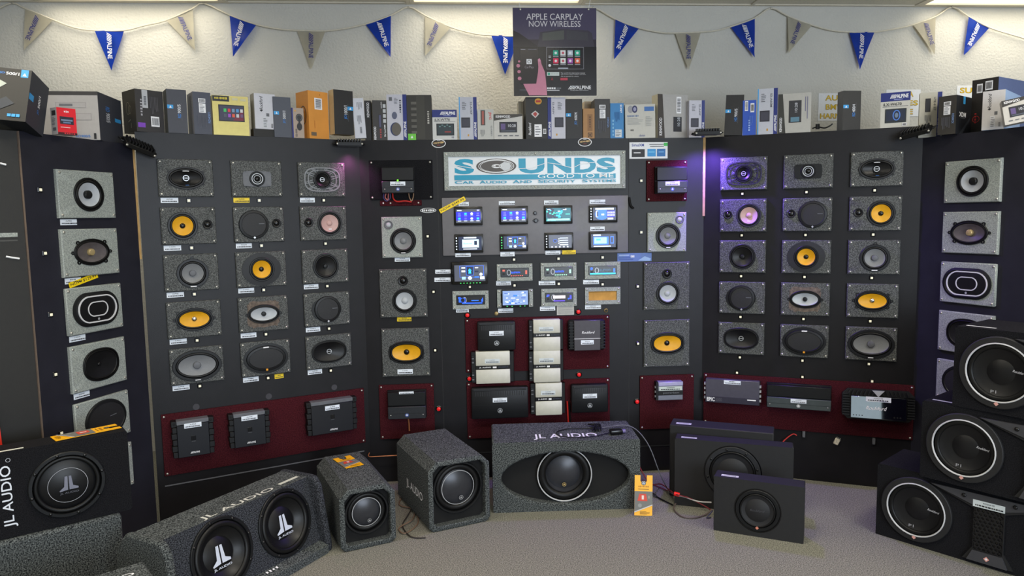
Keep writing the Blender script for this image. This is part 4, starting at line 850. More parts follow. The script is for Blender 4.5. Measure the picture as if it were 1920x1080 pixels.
# metal clips and a frayed connector under that board
for x, y in ((1377, 799), (1507, 813), (1638, 826)):
    u, z = uv('RW', x, y); t = thing('metal_clip', 'small grey metal clip under the burgundy board%s' % {1377: ' behind the black boxes', 1507: ' by the loose red wire', 1638: ' by the stacked subwoofers'}[x], 'clip', pl('RW', u, z, .0005), PAN['RW'][1], 'clips under the board')
    link('clip', B(-.008, .008, -.016, 0, -.02, .018, .002), M_grey, t)
u, z = uv('RW', 1569, 826); t = thing('wire_connector', 'pale frayed connector hanging under the burgundy board', 'connector', pl('RW', u, z, .001), PAN['RW'][1], rot=(0, .4, PAN['RW'][1]))
link('housing', B(-.014, .014, -.018, 0, -.022, .016, .003), mat('translucent_white_plastic', (214, 206, 188), .4, var=.25, scale=120), t)
for i in range(3): link('prong', B(-.011+i*.009, -.006+i*.009, -.012, -.006, .016, .024), M_screw, t, smooth=False)
# wires
def wire(label, pts, r, m, cat='wire', parts=None, name='wire'):
    bm = bmesh.new(); tube(bm, spline(pts), r); return tag(link(name, bm, m), label, cat)
def cp(x, y, n, k='C'): return pl(k, *uv(k, x, y), n)
wire('copper wire running down from the lone two-step amplifier', [cp(765, 778, .03), cp(767, 790, .022), cp(768, 806, .02)], .005, M_copper)
wire('red wire running down beside the slotted amplifier', [cp(1062, 750, .03), cp(1063, 765, .026), cp(1065, 800, .024)], .005, M_redw); wire('black wire running down beside the slotted amplifier', [cp(1066, 752, .03), cp(1067, 770, .026), cp(1069, 800, .024)], .005, M_rubber)
wire('red wire looped from the lit amplifier down to the strip', [cp(737, 362, .03), cp(738, 372, .022), cp(745, 378, .024), cp(760, 377, .026), cp(772, 379, .022)], .0042, M_redw)
wire('blue wire loop under the lit amplifier', [cp(721, 362, .03), cp(720, 371, .022), cp(725, 377, .02), cp(732, 372, .022), cp(732, 362, .03)], .0036, ink((60, 60, 110))); wire('pink wire loop under the lit amplifier', [cp(725, 362, .03), cp(723, 370, .024), cp(728, 375, .022), cp(729, 362, .03)], .0036, ink((190, 110, 110)))
wire('tan wire hanging under the lit amplifier, joined in a point', [cp(767, 362, .03), cp(768, 370, .022), cp(772, 377, .02), cp(775, 370, .022), cp(776, 362, .03)], .0034, ink((150, 120, 96)))
wire('black cord dangling beside the radio board edge', [cp(1179, 370, .016), cp(1180, 378, .018), cp(1182, 386, .018), cp(1187, 391, .018)], .006, M_rubber, 'cord')

# ---- stickers and cards on the panels
def card(name, label, k, x0, y0, x1, y1, base, items, n=.0005, rot=0., cat='sticker', t_=.0012):
    u, z, w, h = pr(k, x0, y0, x1, y1)
    t = thing(name, label, cat, pl(k, u, z, n), 0, None, (0, -radians(rot), PAN[k][1]))
    link('sheet', B(-w/2, w/2, -t_, 0, -h/2, h/2), base, t, smooth=False)
    art('printing', items(w, h), t, y0=-t_, step=.0002); return t
card('satellite_radio_card', 'white satellite radio offer card with blue squares', 'C', 1180, 267, 1251.5, 297, M_white, lambda w, h: [('t', 'SiriusXM', -w*.28, h*.33, w*.32, h*.17, ink((30, 60, 150)), 0, .02), ('r', w*.24, h*.36, w*.44, h*.05, M_grey), ('r', w*.22, h*.24, w*.36, h*.05, M_grey), ('r', w*.45, h*.36, w*.1, h*.2, ink((70, 190, 90))),
     ('r', -w*.27, -h*.16, w*.34, h*.48, M_ink), ('r', -w*.3, -h*.14, w*.18, h*.05, M_inkw), ('r', w*.08, -h*.14, w*.22, h*.46, ink((54, 150, 214))), ('r', w*.33, -h*.14, w*.22, h*.46, ink((40, 110, 176))), ('r', w*.08, -h*.1, w*.16, h*.06, ink((120, 200, 240))), ('r', w*.33, -h*.1, w*.14, h*.05, ink((120, 180, 230)))], cat='card')
card('blue_label', 'narrow blue printed strip over the white woofer plate', 'C', 1157.5, 475, 1221.5, 489.5, ink((92, 120, 186)), lambda w, h: [('r', -w*.3, h*.25, w*.3, h*.16, ink((150, 170, 220))), ('r', -w*.28, -h*.05, w*.4, h*.1, ink((60, 84, 160))), ('r', -w*.25, -h*.25, w*.42, h*.08, ink((60, 84, 160))), ('t', '~3', -w*.06, h*.1, w*.12, h*.3, M_inkw), ('p', [(w*.1, -h*.4), (w*.3, h*.1), (w*.48, -h*.2), (w*.45, -h*.45)], ink((150, 180, 230)))])
def oval(label, x, y, rx, ry, items, k='C'):
    u, z = uv(k, x, y); t = thing('oval_sticker', label, 'sticker', pl(k, u, z, .0005), PAN[k][1])
    bm = bmesh.new(); loft(bm, [ell(rx, ry, 0), ell(rx, ry, -.001)], False, True); link('sheet', bm, M_inkw, t); art('printing', items, t, y0=-.001, step=.0002)
for x, y, lb in ((822.5, 269, 'oval black badge sticker above the sign, end by the black carpet board'), (1096.5, 266.5, 'oval black badge sticker above the sign, end by the satellite card')):
    oval(lb, x, y, .042, .026, [('e', 0, 0, .038, .022, ink((26, 18, 16))), ('t', '~9', 0, .004, .064, .011, ink((226, 190, 130)), 6, .01, .2), ('r', 0, -.010, .02, .003, ink((150, 60, 50))), ('r', 0, .017, .02, .004, ink((190, 190, 190)))])
oval('small white oval script sticker above the grey corner-tweeter plate', 803, 394.5, .048, .0145, [('e', 0, 0, .045, .0125, ink((60, 62, 60))), ('t', '~7', 0, 0, .076, .015, M_inkw)])
# ================================================================== SPOT FIXTURES on the display's top edge
def led_flood(label, loc, rz, tilt, roll=0., lamp=None):
    t = thing('led_flood_light', label, 'spotlight', loc, 0, 'small flood lights on the display edge', (tilt, roll, rz))
    link('housing', B(-.075, .075, -.045, .045, -.012, .012, .003), M_rubber, t)
    for i in range(9): link('cooling_fin', B(-.066+i*.0155, -.060+i*.0155, -.040, .040, .012, .026), M_satin, t, smooth=False)
    link('lens', B(-.066, .066, -.036, .036, -.0135, -.0115), mat('flood_lens', (26, 24, 34), .3), t, smooth=False)
    bm = bmesh.new()
    for s in (-1, 1): tube(bm, [(s*.078, 0, 0), (s*.088, .0, .0), (s*.088, .05, -.004), (s*.06, .085, -.012)], .004)
    tube(bm, [(-.06, .085, -.012), (.06, .085, -.012)], .004); link('bracket', bm, M_satin, t)
    for s in (-1, 1): linkmesh('screw', SCREW, t, (s*.07, -.045, 0))
    if lamp:
        col, e, tgt, ang = lamp
        l = bpy.data.lights.new('flood_beam', 'SPOT'); l.energy = e; l.color = col; l.spot_size = radians(ang); l.spot_blend = .8; l.shadow_soft_size = .03
        lo = bpy.data.objects.new('flood_beam', l); COL.objects.link(lo); d = Vector(tgt)-Vector(loc); lo.location = Vector(loc)+d.normalized()*.05
        lo.rotation_euler = d.to_track_quat('-Z', 'Y').to_euler()
P1 = pl('LO', .60, 2.012, .06); led_flood('black finned flood light over the joint of the outer tagged panel', P1, radians(50), .5, .35)
P2 = pl('C', -.045, 2.070, .075); led_flood('black finned flood light glowing pink over the price-tagged wing joint', P2, radians(15), .12, 0, ((1., .25, .75), 6, P2+Vector((.03, .06, -1)), 120))
P3 = pl('C', 2.075, 2.110, .12); led_flood('black finned flood light casting purple light over the wing joint', P3, radians(-8), .1, 0, ((.22, .10, 1.), 66, P3+Vector((.04, -.14, -1)), 150))
P4 = pl('RO', .02, 2.055, .085); led_flood('black finned flood light over the joint behind the stacked subwoofers', P4, radians(-45), .35, -.2)
# ================================================================== BOXED STOCK along the top of the display
def bhit(p, a, x, y): return hit((p.x, p.y), a, x, y)
def stock_box(label, k, xl, xr, yt, yb, front, art_items=None, yaw=None, side=None, sidec=None, topc=None, depth=.16, n=.0, z=None, sidepx=None, sideart=None, tilt=0., roll=0., which='L', fwd=0.):
    """front face spans pixels xl..xr and rows yt..yb; yaw is the heading of that face in degrees; side = pixel column of the far edge of the visible side"""
    top = (OTOP if k in ('LO', 'RO') else TOP) if z is None else z
    o, pa, pw = PAN[k]; a = pa if yaw is None else radians(yaw)
    # anchor: the front corner that stands furthest out, on the panel's face plane
    anchor = xr if a < pa else xl
    oo = (o[0]+fwd*sin(pa), o[1]-fwd*cos(pa))
    d = hit(oo, pa, anchor, yb); P = Vector((d.x, d.y, top))
    L = bhit(P, a, xl, yb); R = bhit(P, a, xr, yb)
    w = (Vector((R.x, R.y))-Vector((L.x, L.y))).length
    h = bhit(P, a, (xl+xr)/2, yt).z-top
    c = Vector(((L.x+R.x)/2, (L.y+R.y)/2, top))
    dep = depth
    if side is not None:
        e = L if side < xl else R; ry = ray(side, (yt+yb)/2)
        # e + dep*back on the vertical plane of the ray
        bx, by = -sin(a), cos(a); den = bx*ry.y-by*ry.x
        dep = abs((ry.x*e.y-ry.y*e.x)/den) if abs(den) > 1e-4 else depth
        dep = max(.05, min(.34, dep))
    t = thing('product_box', label, 'box', c, 0, 'boxed stock on top of the display', (tilt, roll, a))
    bm = bmesh.new(); fs = box(bm, -w/2, w/2, .0005, dep, .0005, h)
    fs[0].material_index = 1; fs[1].material_index = 1; fs[5].material_index = 2; fs[4].material_index = 3; fs[3].material_index = 1
    fr = front if not isinstance(front, tuple) else ink(front)
    sd = ink(sidec) if sidec else fr
    link('carton', bm, [fr, sd, ink(topc) if topc else sd, sd], t, smooth=False)
    if art_items: art('printing', art_items(w, h), t, (0, .0005, h/2), step=.00025)
    if sideart:
        s = -1 if side < xl else 1
        art('side_printing', sideart(dep, h), t, (s*w/2, dep/2, h/2), (0, 0, s*pi/2), step=.00025)
    return t
def barcode(x, z, w, h, rot=0, n=9, base=True):
    out = [('r', x, z, w, h, M_inkw)] if base else []
    for i in range(n):
        f = (i+.5)/n-.5
        out.append(('r', x+(f*w*.8 if not rot else 0), z+(0 if not rot else f*h*.8), (w*.8/n*.5 if not rot else w*.7), (h*.7 if not rot else h*.8/n*.5), M_ink))
    return out
def lines(x, z, w, h, n, m, vert=False, seed=1):
    r = random.Random(seed); out = []
    for i in range(n):
        f = (i+.5)/n-.5; l = .55+.45*r.random()
        out.append(('r', x+(f*w if vert else -w*(1-l)/2), z+(h*(1-l)/2 if vert else -f*h), (w/n*.35 if vert else w*l), (h*l if vert else h/n*.35), m))
    return out
SL = (62, 64, 74); BK = (38, 37, 38); LV = (196, 196, 208); BG = (196, 192, 180)
INB = ink((52, 120, 196)); LTX = ink((150, 152, 160))
def slate_art(txt, blue='JD', flip=1, tagz=.1):
    def f(w, h):
        return [('r', -w*.34*flip, h*tagz, w*.30, h*.085, M_cyan), ('p', [(-w*.34*flip-w*.05, h*tagz-h*.025), (-w*.34*flip+w*.07, h*tagz-h*.025), (-w*.34*flip+w*.01, h*tagz+h*.03)], M_inkw),
                ('t', blue, w*.10, -h*.10, h*.10, w*.16, INB, 90, .02), ('t', txt, w*.10, h*.06, h*.20, w*.17, ink((206, 208, 214)), 90, .02), ('r', w*.22, 0, w*.012, h*.4, M_grey)]
    return f
def sticker_art(txt):
    def f(w, h): return barcode(0, h*.30, w*.40, h*.10)+[('r', 0, h*.12, w*.38, h*.22, M_inkw)]+lines(0, h*.12, w*.3, h*.18, 6, M_grey)+lines(-w*.05, -h*.22, w*.5, h*.34, 7, ink((96, 98, 110)), True)+[('t', txt, w*.36, -h*.1, h*.26, w*.14, ink((120, 150, 200)), 90, .01)]
    return f
def alpine_strip(side, model, pic, blue=M_blue, edge=None):
    def f(w, h):
        s = 1 if side == 'r' else -1
        its = [('r', s*w*.40, 0, w*.20, h, blue), ('t', '/////ALPINE', s*w*.40, -h*.27, h*.36, w*.12, M_inkw, 90, .02, .2), ('t', model, s*w*.18, h*.24, h*.30, w*.10, ink((40, 42, 60)), -90, .01)]
        if pic == 'amp': its += [('r', -w*.14*s, -h*.10, w*.50, h*.24, ink((40, 40, 50))), ('r', -w*.14*s, -h*.10, w*.40, h*.18, ink((60, 60, 74))), ('r', 0, -h*.40, w*.08, h*.05, ink((200, 150, 60)))]+lines(-w*.2*s, h*.30, w*.26, h*.2, 5, M_grey)
        elif pic == 'spk': its += [('e', -w*.08, -h*.26, w*.27, h*.15, ink((40, 52, 96))), ('e', -w*.04, -h*.26, w*.24, h*.14, ink((96, 90, 84))), ('e', -w*.12, h*.04, w*.13, h*.08, ink((90, 96, 120))), ('r', -w*.30, h*.40, w*.16, h*.08, M_grey)]+lines(-w*.02, h*.36, w*.2, h*.14, 5, M_grey)
        elif pic == 'radio': its += [('r', -w*.12*s, h*.22, w*.24, h*.30, M_ink), ('r', -w*.12*s, h*.22, w*.18, h*.24, ink((44, 46, 56)))]+barcode(-.05*w*s, -h*.36, w*.26, h*.15, 1)+lines(-w*.1, -h*.1, w*.3, h*.2, 5, M_grey, True)
        if edge: its += [('r', -s*w*.48, 0, w*.05, h, M_cyan)]
        return its
    return f
def ilx(model, w770=True):
    def f(w, h):
        return [('r', 0, h*.38, w, h*.25, M_blue), ('t', '/////ALPINE', w*.12, h*.39, w*.62, h*.11, M_inkw, 0, .03, .2), ('r', w*.1, h*.30, w*.3, h*.02, ink((150, 160, 210))), ('t', model, -w*.10, h*.17, w*.62, h*.085, M_ink, 0, .015), ('r', 0, h*.105, w*.86, h*.012, M_grey),
                ('r', .02*w, -h*.16, w*.72, h*.40, ink((34, 42, 48))), ('r', .02*w, -h*.15, w*.64, h*.30, ink((44, 58, 64)) if w770 else ink((30, 40, 66)))]+([('r', w*(-.2+.1*i), -h*.06+h*.05*(i % 2), w*.07, h*.03, ink((110, 150, 150))) for i in range(5)]+[('r', w*.12, -h*.24, w*.26, h*.04, ink((150, 60, 60)))] if w770 else [('o', .05*w, -h*.15, w*.13, h*.15, .005, ink((80, 130, 220))), ('e', .05*w, -h*.15, w*.06, h*.07, ink((110, 130, 160)))])+barcode(w*.32, -h*.42, w*.16, h*.08)
    return f
def kenwood_face(clock=True, dark=(66, 62, 56)):
    def f(w, h):
        its = [('p', [(-w/2, h*.5), (w*.5, h*.5), (w*.5, h*.42), (-w*.5, h*.24)], ink(dark)), ('t', 'KENWOOD', -w*.18, h*.405, w*.50, h*.10, M_inkw, 0, .02), ('r', .0, -h*.02, w*.62, h*.42, ink((38, 38, 46))), ('r', -.18*w, h*.0, w*.16, h*.24, ink((96, 80, 130))), ('r', w*.0, -h*.17, w*.5, h*.05, ink((80, 86, 100)))]
        if clock: its.append(('t', '10:28', w*.13, h*.04, w*.26, h*.11, ink((220, 222, 230))))
        return its+[('r', w*(-.3+.2*i), -h*.36, w*.13, h*.035, M_grey) for i in range(4)]
    return f
def script_art(w, h): return [('t', 'Rockford', -w*.18, h*.24, h*.38, w*.16, M_ink, 90, .012, .3), ('p', [(-w*.18, h*.0), (-w*.10, h*.03), (-w*.18, h*.06), (-w*.26, h*.03)], M_ink), ('r', w*.12, -h*.08, w*.14, h*.09, M_grey), ('r', -.02*w, -h*.30, w*.22, h*.3, ink((206, 208, 214)))]+lines(.0, -h*.3, w*.2, h*.26, 6, M_grey)+barcode(w*.30, -h*.38, w*.12, h*.14, 1, base=False)
# --- tagged outer panel
t = stock_box('big dark carton with a pale drawing face behind the red box', 'LO', 74, 188, 171, 257, (164, 161, 160), lambda w, h: [('r', 0, h*.46, w, h*.08, ink((48, 46, 48))), ('r', .05*w, h*.22, w*.5, h*.12, ink((140, 137, 137))), ('r', .05*w, h*.22, w*.48, h*.10, ink((160, 157, 157))), ('r', -.03*w, h*.22, w*.22, h*.05, M_grey), ('r', .2*w, -h*.02, w*.36, h*.14, ink((142, 139, 139))), ('r', .2*w, -h*.02, w*.34, h*.12, ink((162, 159, 159))), ('t', 'RD900/5', .22*w, -h*.42, w*.24, h*.05, INB, 0, .01), ('r', w*.42, -h*.42, w*.04, h*.12, M_ink)],
    yaw=8, side=228, sidec=SL, topc=(48, 46, 48), fwd=.02, sideart=lambda w, h: [('t', 'RD', -w*.12, h*.2, h*.1, w*.16, INB, -90, .02), ('t', '900/5', -w*.12, h*.02, h*.2, w*.16, ink((206, 208, 214)), -90, .02), ('r', w*.30, h*.02, w*.26, h*.08, M_cyan)])
stock_box('small bright red radio carton leaning on the pale drawing face', 'LO', 110, 145.5, 203, 261, (224, 26, 44), lambda w, h: [('t', '~3', 0, h*.36, w*.28, h*.08, M_inkw, 0, .03), ('r', 0, h*.03, w*.72, h*.28, ink((36, 40, 56))), ('r', 0, h*.04, w*.6, h*.06, ink((120, 140, 170))), ('r', 0, -h*.05, w*.4, h*.05, ink((110, 130, 170))), ('r', -.1*w, -h*.23, w*.5, h*.03, ink((240, 190, 190))), ('r', 0, -h*.46, w, h*.08, ink((60, 20, 26)))]+[('t', '~5', w*.1, -h*.455, w*.6, h*.05, ink((220, 50, 60)))], yaw=58, side=96, sidec=(196, 190, 188), fwd=.075,
    sideart=lambda w, h: [('r', 0, h*.3, w*.6, h*.18, M_ink), ('r', 0, -h*.3, w*.5, h*.12, M_grey)]+lines(0, 0, w*.6, h*.3, 6, M_grey))
# tilted carton at the display end
p = hit((PAN['LO'][0][0]+.06, PAN['LO'][0][1]-.10), radians(22), 48, 235)
t = thing('product_box', 'large dark carton with three small blue squares tilting over the end board', 'box', (p.x, p.y, OTOP+.026), 0, 'boxed stock on top of the display', (radians(-14), radians(5), radians(12)))
W, Hh, Dd = .33, .228, .18
bm = bmesh.new(); fs = box(bm, -W, 0, 0, Dd, 0, Hh); fs[1].material_index = 1; fs[4].material_index = 2; link('carton', bm, [ink((24, 23, 20)), ink((52, 54, 64)), ink((18, 22, 26))], t, smooth=False)
art('printing', [('r', -W*.075, Hh*.92, W*.085, Hh*.15, M_cyan), ('p', [(-W*.10, Hh*.87), (-W*.05, Hh*.87), (-W*.075, Hh*.93)], M_inkw), ('t', 'JD', -W*.33, Hh*.90, W*.07, Hh*.045, INB, 0, .02), ('t', '500/1', -W*.21, Hh*.90, W*.15, Hh*.055, M_inkw, 0, .02),
    ('p', [(-W*.62, Hh*.72), (-W*.48, Hh*.86), (-W*.26, Hh*.70), (-W*.41, Hh*.53)], ink((178, 186, 176))), ('p', [(-W*.88, Hh*.50), (-W*.70, Hh*.66), (-W*.44, Hh*.46), (-W*.62, Hh*.30)], ink((178, 186, 176))), ('p', [(-W*.42, Hh*.29), (-W*.25, Hh*.45), (-W*.15, Hh*.33), (-W*.30, Hh*.20)], ink((44, 50, 60)))]+[('r', -W*(.19-.05*i), Hh*.10, W*.042, Hh*.055, M_cyan) for i in range(3)], t, step=.0003)
art('side_printing', [('r', -Dd*.36, Hh*.02, Dd*.24, Hh*.12, M_cyan), ('t', 'JD', Dd*.06, -Hh*.14, Hh*.09, Dd*.10, INB, 90, .02), ('t', '500/1', Dd*.06, Hh*.06, Hh*.24, Dd*.11, M_inkw, 90, .02)], t, (0, Dd/2, Hh/2), (0, 0, pi/2), step=.0003)
# --- price-tagged wing
stock_box('black carton with purple corner tag and barcode stickers', 'LW', 257, 309, 169.5, 242.5, (52, 50, 52), lambda w, h: [('r', -w*.32, -h*.34, w*.26, h*.11, ink((128, 70, 190))), ('t', '~6', -w*.30, h*.08, h*.42, w*.09, ink((170, 168, 176)), 90, .01), ('r', -w*.16, h*.28, w*.2, h*.42, ink((186, 188, 194)))]+barcode(-w*.16, h*.24, w*.12, h*.28, 1, base=False)+barcode(w*.16, -h*.24, w*.30, h*.24)+lines(w*.14, h*.12, w*.3, h*.44, 6, ink((96, 94, 100)), True), yaw=50, side=230.5, sidec=(58, 54, 46), fwd=.02, sideart=lambda w, h: [('o', -w*.1, h*.08, w*.14, h*.15, .003, ink((130, 124, 106))), ('o', w*.04, h*.04, w*.12, h*.10, .003, ink((120, 114, 98))), ('r', -w*.02, -h*.22, w*.2, h*.02, ink((140, 134, 116)), 20), ('r', w*.1, -h*.34, w*.03, h*.12, ink((140, 134, 116)))])
stock_box('slate carton with blue tag second from the outer end of the wing', 'LW', 316, 353, 168, 245.5, SL, slate_art('900/5', 'RD'), yaw=34, side=307, sidec=(26, 36, 38), fwd=.01)
stock_box('slate carton with barcode stickers beside the gold carton', 'LW', 365, 398, 173, 247, (70, 74, 88), sticker_art('RD400/1'), yaw=36, side=352, sidec=(128, 130, 140), fwd=.01)
stock_box('gold carton picturing a touchscreen', 'LW', 401, 468, 180, 250.5, mat('gold_card', (172, 158, 92), .36, metal=.45, var=.05), lambda w, h: [('r', -w*.26, h*.42, w*.46, h*.14, M_ink), ('t', '~9', -w*.26, h*.43, w*.36, h*.06, ink((220, 200, 60)), 0, .02), ('r', .13*w, h*.42, w*.16, h*.06, ink((206, 200, 160))), ('r', .36*w, h*.41, w*.16, h*.06, ink((206, 200, 160))), ('r', .02*w, h*.06, w*.72, h*.42, M_ink), ('r', .02*w, h*.06, w*.66, h*.37, ink((60, 58, 84))), ('p', [(.05*w, -h*.12), (.35*w, -h*.12), (.35*w, h*.18)], ink((120, 34, 60)))]+[('r', w*(-.16+.115*i), h*(.13-.13*j), w*.075, h*.085, ink(c)) for j, row in enumerate((((60, 190, 100), (220, 60, 70), (120, 150, 180), (80, 150, 210), (210, 212, 216)), ((80, 84, 100), (160, 80, 200), (226, 90, 60), (200, 204, 210), (110, 80, 120)))) for i, c in enumerate(row)], yaw=29.5, depth=.14, topc=(110, 92, 60), fwd=.004)
stock_box('flat black carton under the white carton', 'LW', 476, 520, 242, 253.5, (22, 21, 20), None, yaw=36, side=470, sidec=(60, 52, 44), fwd=.006)
stock_box('white carton with black script standing on a flat black carton', 'LW', 479, 518, 176, 242, (206, 206, 214), script_art, yaw=36, side=470, sidec=(160, 158, 150), fwd=.004, z=TOP+.038)
stock_box('slate carton with blue tag beside the white script carton', 'LW', 515, 547.5, 182, 254, (74, 78, 90), slate_art('500/1', 'JD'), yaw=31, depth=.07, fwd=.004)
stock_box('narrow grey carton picturing a black speaker set', 'LW', 548.5, 571, 202.5, 256.5, (170, 152, 138), lambda w, h: [('r', -w*.44, 0, w*.12, h, M_blue), ('e', .12*w, h*.18, w*.28, h*.13, M_ink), ('o', .12*w, h*.18, w*.22, h*.10, .003, M_grey), ('e', .12*w, -h*.12, w*.22, h*.13, M_ink), ('r', .12*w, h*.02, w*.16, h*.2, M_ink), ('t', 'S2-S50', -.16*w, -h*.33, h*.26, w*.14, M_ink, 90, .02), ('e', -.2*w, h*.4, .004, .004, ink((220, 160, 40)))], yaw=30, depth=.05, fwd=.003)
stock_box('tall orange carton with a white barcode sticker', 'LW', 580.5, 617.5, 172, 257.5, mat('orange_card', (222, 150, 66), .55, var=.05, scale=12), lambda w, h: barcode(0, h*.24, w*.38, h*.24, 1)+[('r', -w*.28, -h*.40, w*.26, h*.075, ink((110, 96, 80))), ('r', -.22*w, -h*.2, w*.02, h*.16, ink((180, 110, 50))), ('e', .08*w, h*.43, .003, .003, ink((150, 90, 40)))], yaw=47, side=556, sidec=(214, 142, 62), fwd=.012,
    sideart=lambda w, h: [('e', .06*w, 0, w*.26, h*.20, ink((190, 120, 40))), ('o', .06*w, 0, w*.26, h*.20, .006, ink((70, 60, 52))), ('e', .06*w, 0, w*.08, h*.06, ink((240, 190, 60)))])
stock_box('tall black carton with blue tag beside the orange carton', 'LW', 628, 664, 169.5, 249.5, BK, slate_art('1000/1', 'JD', -1), yaw=40, side=616.5, sidec=(196, 176, 136), fwd=.03, z=TOP+.028)
# --- centre panel
stock_box('white carton leaning above the pink flood light', 'C', 666, 687, 184, 253, (206, 208, 218), lambda w, h: lines(w*.1, h*.3, w*.5, h*.2, 5, M_grey, True)+lines(0, -.05*h, w*.4, h*.24, 5, M_grey, True)+barcode(w*.08, -h*.3, w*.24, h*.2, 1, base=False), yaw=12, depth=.05, fwd=.01, roll=radians(-3), z=TOP+.012)
stock_box('narrow black carton with white lettering up its spine', 'C', 685, 697, 188.5, 261, BK, lambda w, h: [('t', 'KENWOOD', w*.06, h*.27, h*.36, w*.38, M_inkw, 90, .01)], depth=.05, fwd=-.03)
stock_box('black radio carton with white icon column', 'C', 700, 726.5, 188, 261, (46, 43, 42), lambda w, h: [('t', 'KENWOOD', -w*.36, -h*.32, h*.32, w*.16, M_inkw, 90, .02), ('r', .02*w, -h*.02, w*.24, h*.34, ink((30, 30, 44))), ('r', .02*w, -h*.02, w*.12, h*.3, ink((74, 76, 110))), ('t', 'excelon', .12*w, h*.38, h*.16, w*.1, M_inkw, 90)]+[('r', w*.34, h*(.36-.125*i), w*.20, h*.09, ink((190, 192, 196))) for i in range(4)]+[('t', 'SiriusXM', w*.34, -h*.26, h*.3, w*.12, M_inkw, 90, .01)]+[('r', .04*w, h*(-.24-.06*i), w*.1, h*.04, ink((170, 60, 60))) for i in range(4)], yaw=12, side=690, sidec=(120, 114, 98))
stock_box('tall pale carton picturing a speaker with blue spine', 'C', 727, 764, 177, 261, LV, alpine_strip('r', '~6', 'spk'), depth=.12)
stock_box('dark olive carton with a green corner tag', 'C', 764.5, 810.5, 178, 261, (44, 42, 38), lambda w, h: [('r', -w*.32, -h*.43, w*.32, h*.14, ink((110, 196, 70))), ('p', [(-w*.38, -h*.46), (-w*.27, -h*.46), (-w*.32, -h*.40)], M_inkw), ('r', w*.05, 0, w*.34, h*.96, ink((56, 54, 48)))]+[('r', -w*.22, h*(.32-.13*i), w*.22, h*.06, ink((92, 90, 84))) for i in range(6)]+[('t', '~6', w*.36, -h*.0, h*.30, w*.08, ink((190, 186, 180)), -90, .02)], depth=.12)
stock_box('blue-topped radio carton above an oval badge sticker', 'C', 811.5, 857.5, 206, 260, (206, 206, 204), ilx('iLX-W770'), depth=.14, topc=(110, 70, 50))
stock_box('tall pale amplifier carton with blue spine and cyan edge', 'C', 862, 895, 182, 260.5, (186, 188, 200), alpine_strip('r', 'S2-A36F', 'amp', edge=1), depth=.12)
stock_box('narrow grey carton with red letters', 'C', 896, 926, 205, 261, (188, 188, 184), lambda w, h: [('t', 'JVC', w*.28, h*.28, h*.26, w*.18, ink((200, 60, 54)), -90, .03), ('r', -w*.16, h*.22, w*.28, h*.5, ink((70, 66, 64))), ('r', -w*.16, h*.22, w*.12, h*.44, ink((170, 90, 80))), ('t', 'KD-X380BTS', w*.36, -h*.22, h*.34, w*.09, M_grey, -90)]+lines(-w*.2, -h*.3, w*.3, h*.24, 4, M_grey, True), depth=.12)
stock_box('pale radio carton with slanted dark header beside the diamond badge carton', 'C', 926.5, 980, 214, 260, (196, 194, 190), kenwood_face(), depth=.14)
stock_box('plain beige carton tucked behind the black diamond carton', 'C', 973, 1000, 190, 259, (176, 172, 158), None, depth=.10, fwd=-.16)
stock_box('black carton with diamond badge directly below the poster', 'C', 986.5, 1027, 182, 260, (34, 32, 30), lambda w, h: [('p', [(-w*.26, h*.10), (-w*.06, h*.18), (w*.12, h*.10), (-w*.06, h*.0)], ink((200, 196, 196))), ('p', [(-w*.18, h*.10), (-w*.06, h*.15), (w*.04, h*.10), (-w*.06, h*.03)], ink((170, 60, 56))), ('e', .08*w, h*.40, w*.16, h*.075, ink((200, 150, 40))), ('r', .08*w, h*.40, w*.22, h*.05, ink((170, 40, 34))), ('t', 'Rockford', -w*.32, -h*.26, h*.30, w*.12, M_inkw, 90, .012, .3), ('r', .06*w, -h*.30, w*.34, h*.30, M_inkw)]+lines(.06*w, -h*.3, w*.26, h*.24, 4, M_grey)+barcode(w*.36, -h*.32, w*.14, h*.12), depth=.16)
stock_box('tall pale carton with blue spine on its outer edge by the diamond carton', 'C', 1027.5, 1060.5, 182.5, 258.5, LV, alpine_strip('l', 'S2-A55V', 'amp'), depth=.12)
stock_box('black carton with blue tag in the centre row', 'C', 1061.5, 1092, 185.5, 258, BK, slate_art('400/4', 'JD'), yaw=3, depth=.13)
stock_box('short brown kraft carton', 'C', 1093.5, 1115, 203.5, 258, (168, 124, 76), lambda w, h: [('r', .1*w, h*.03, w*.44, h*.56, ink((140, 100, 60))), ('t', '~5', .1*w, .05*h, h*.4, w*.14, ink((90, 62, 38)), 90), ('r', .1*w, -h*.38, w*.4, h*.16, ink((96, 70, 46))), ('o', .1*w, -h*.38, w*.14, h*.06, .002, ink((168, 124, 76)))], depth=.12)
stock_box('beige carton half hidden behind the kraft carton', 'C', 1096, 1114, 190, 258, (208, 190, 160), None, depth=.08, fwd=-.16)
stock_box('dark grey carton with white sticker in the centre row', 'C', 1115.5, 1144, 185.5, 257.5, (56, 54, 54), sticker_art('VD250/1'), depth=.13)
stock_box('bright blue carton between the dark grey and wide pale ones', 'C', 1144.5, 1169.5, 193.5, 258, (56, 130, 190), lambda w, h: [('t', 'SONY', w*.30, h*.34, h*.24, w*.16, M_inkw, -90, .02), ('r', w*.1, -h*.36, w*.5, h*.22, ink((206, 214, 220)))]+lines(w*.1, -h*.36, w*.4, h*.18, 4, M_grey)+[('r', -w*.3, h*(.0-.1*i), w*.12, h*.06, ink((120, 180, 220))) for i in range(5)]+lines(0, h*.1, w*.4, h*.3, 5, ink((40, 96, 160)), True), depth=.13)
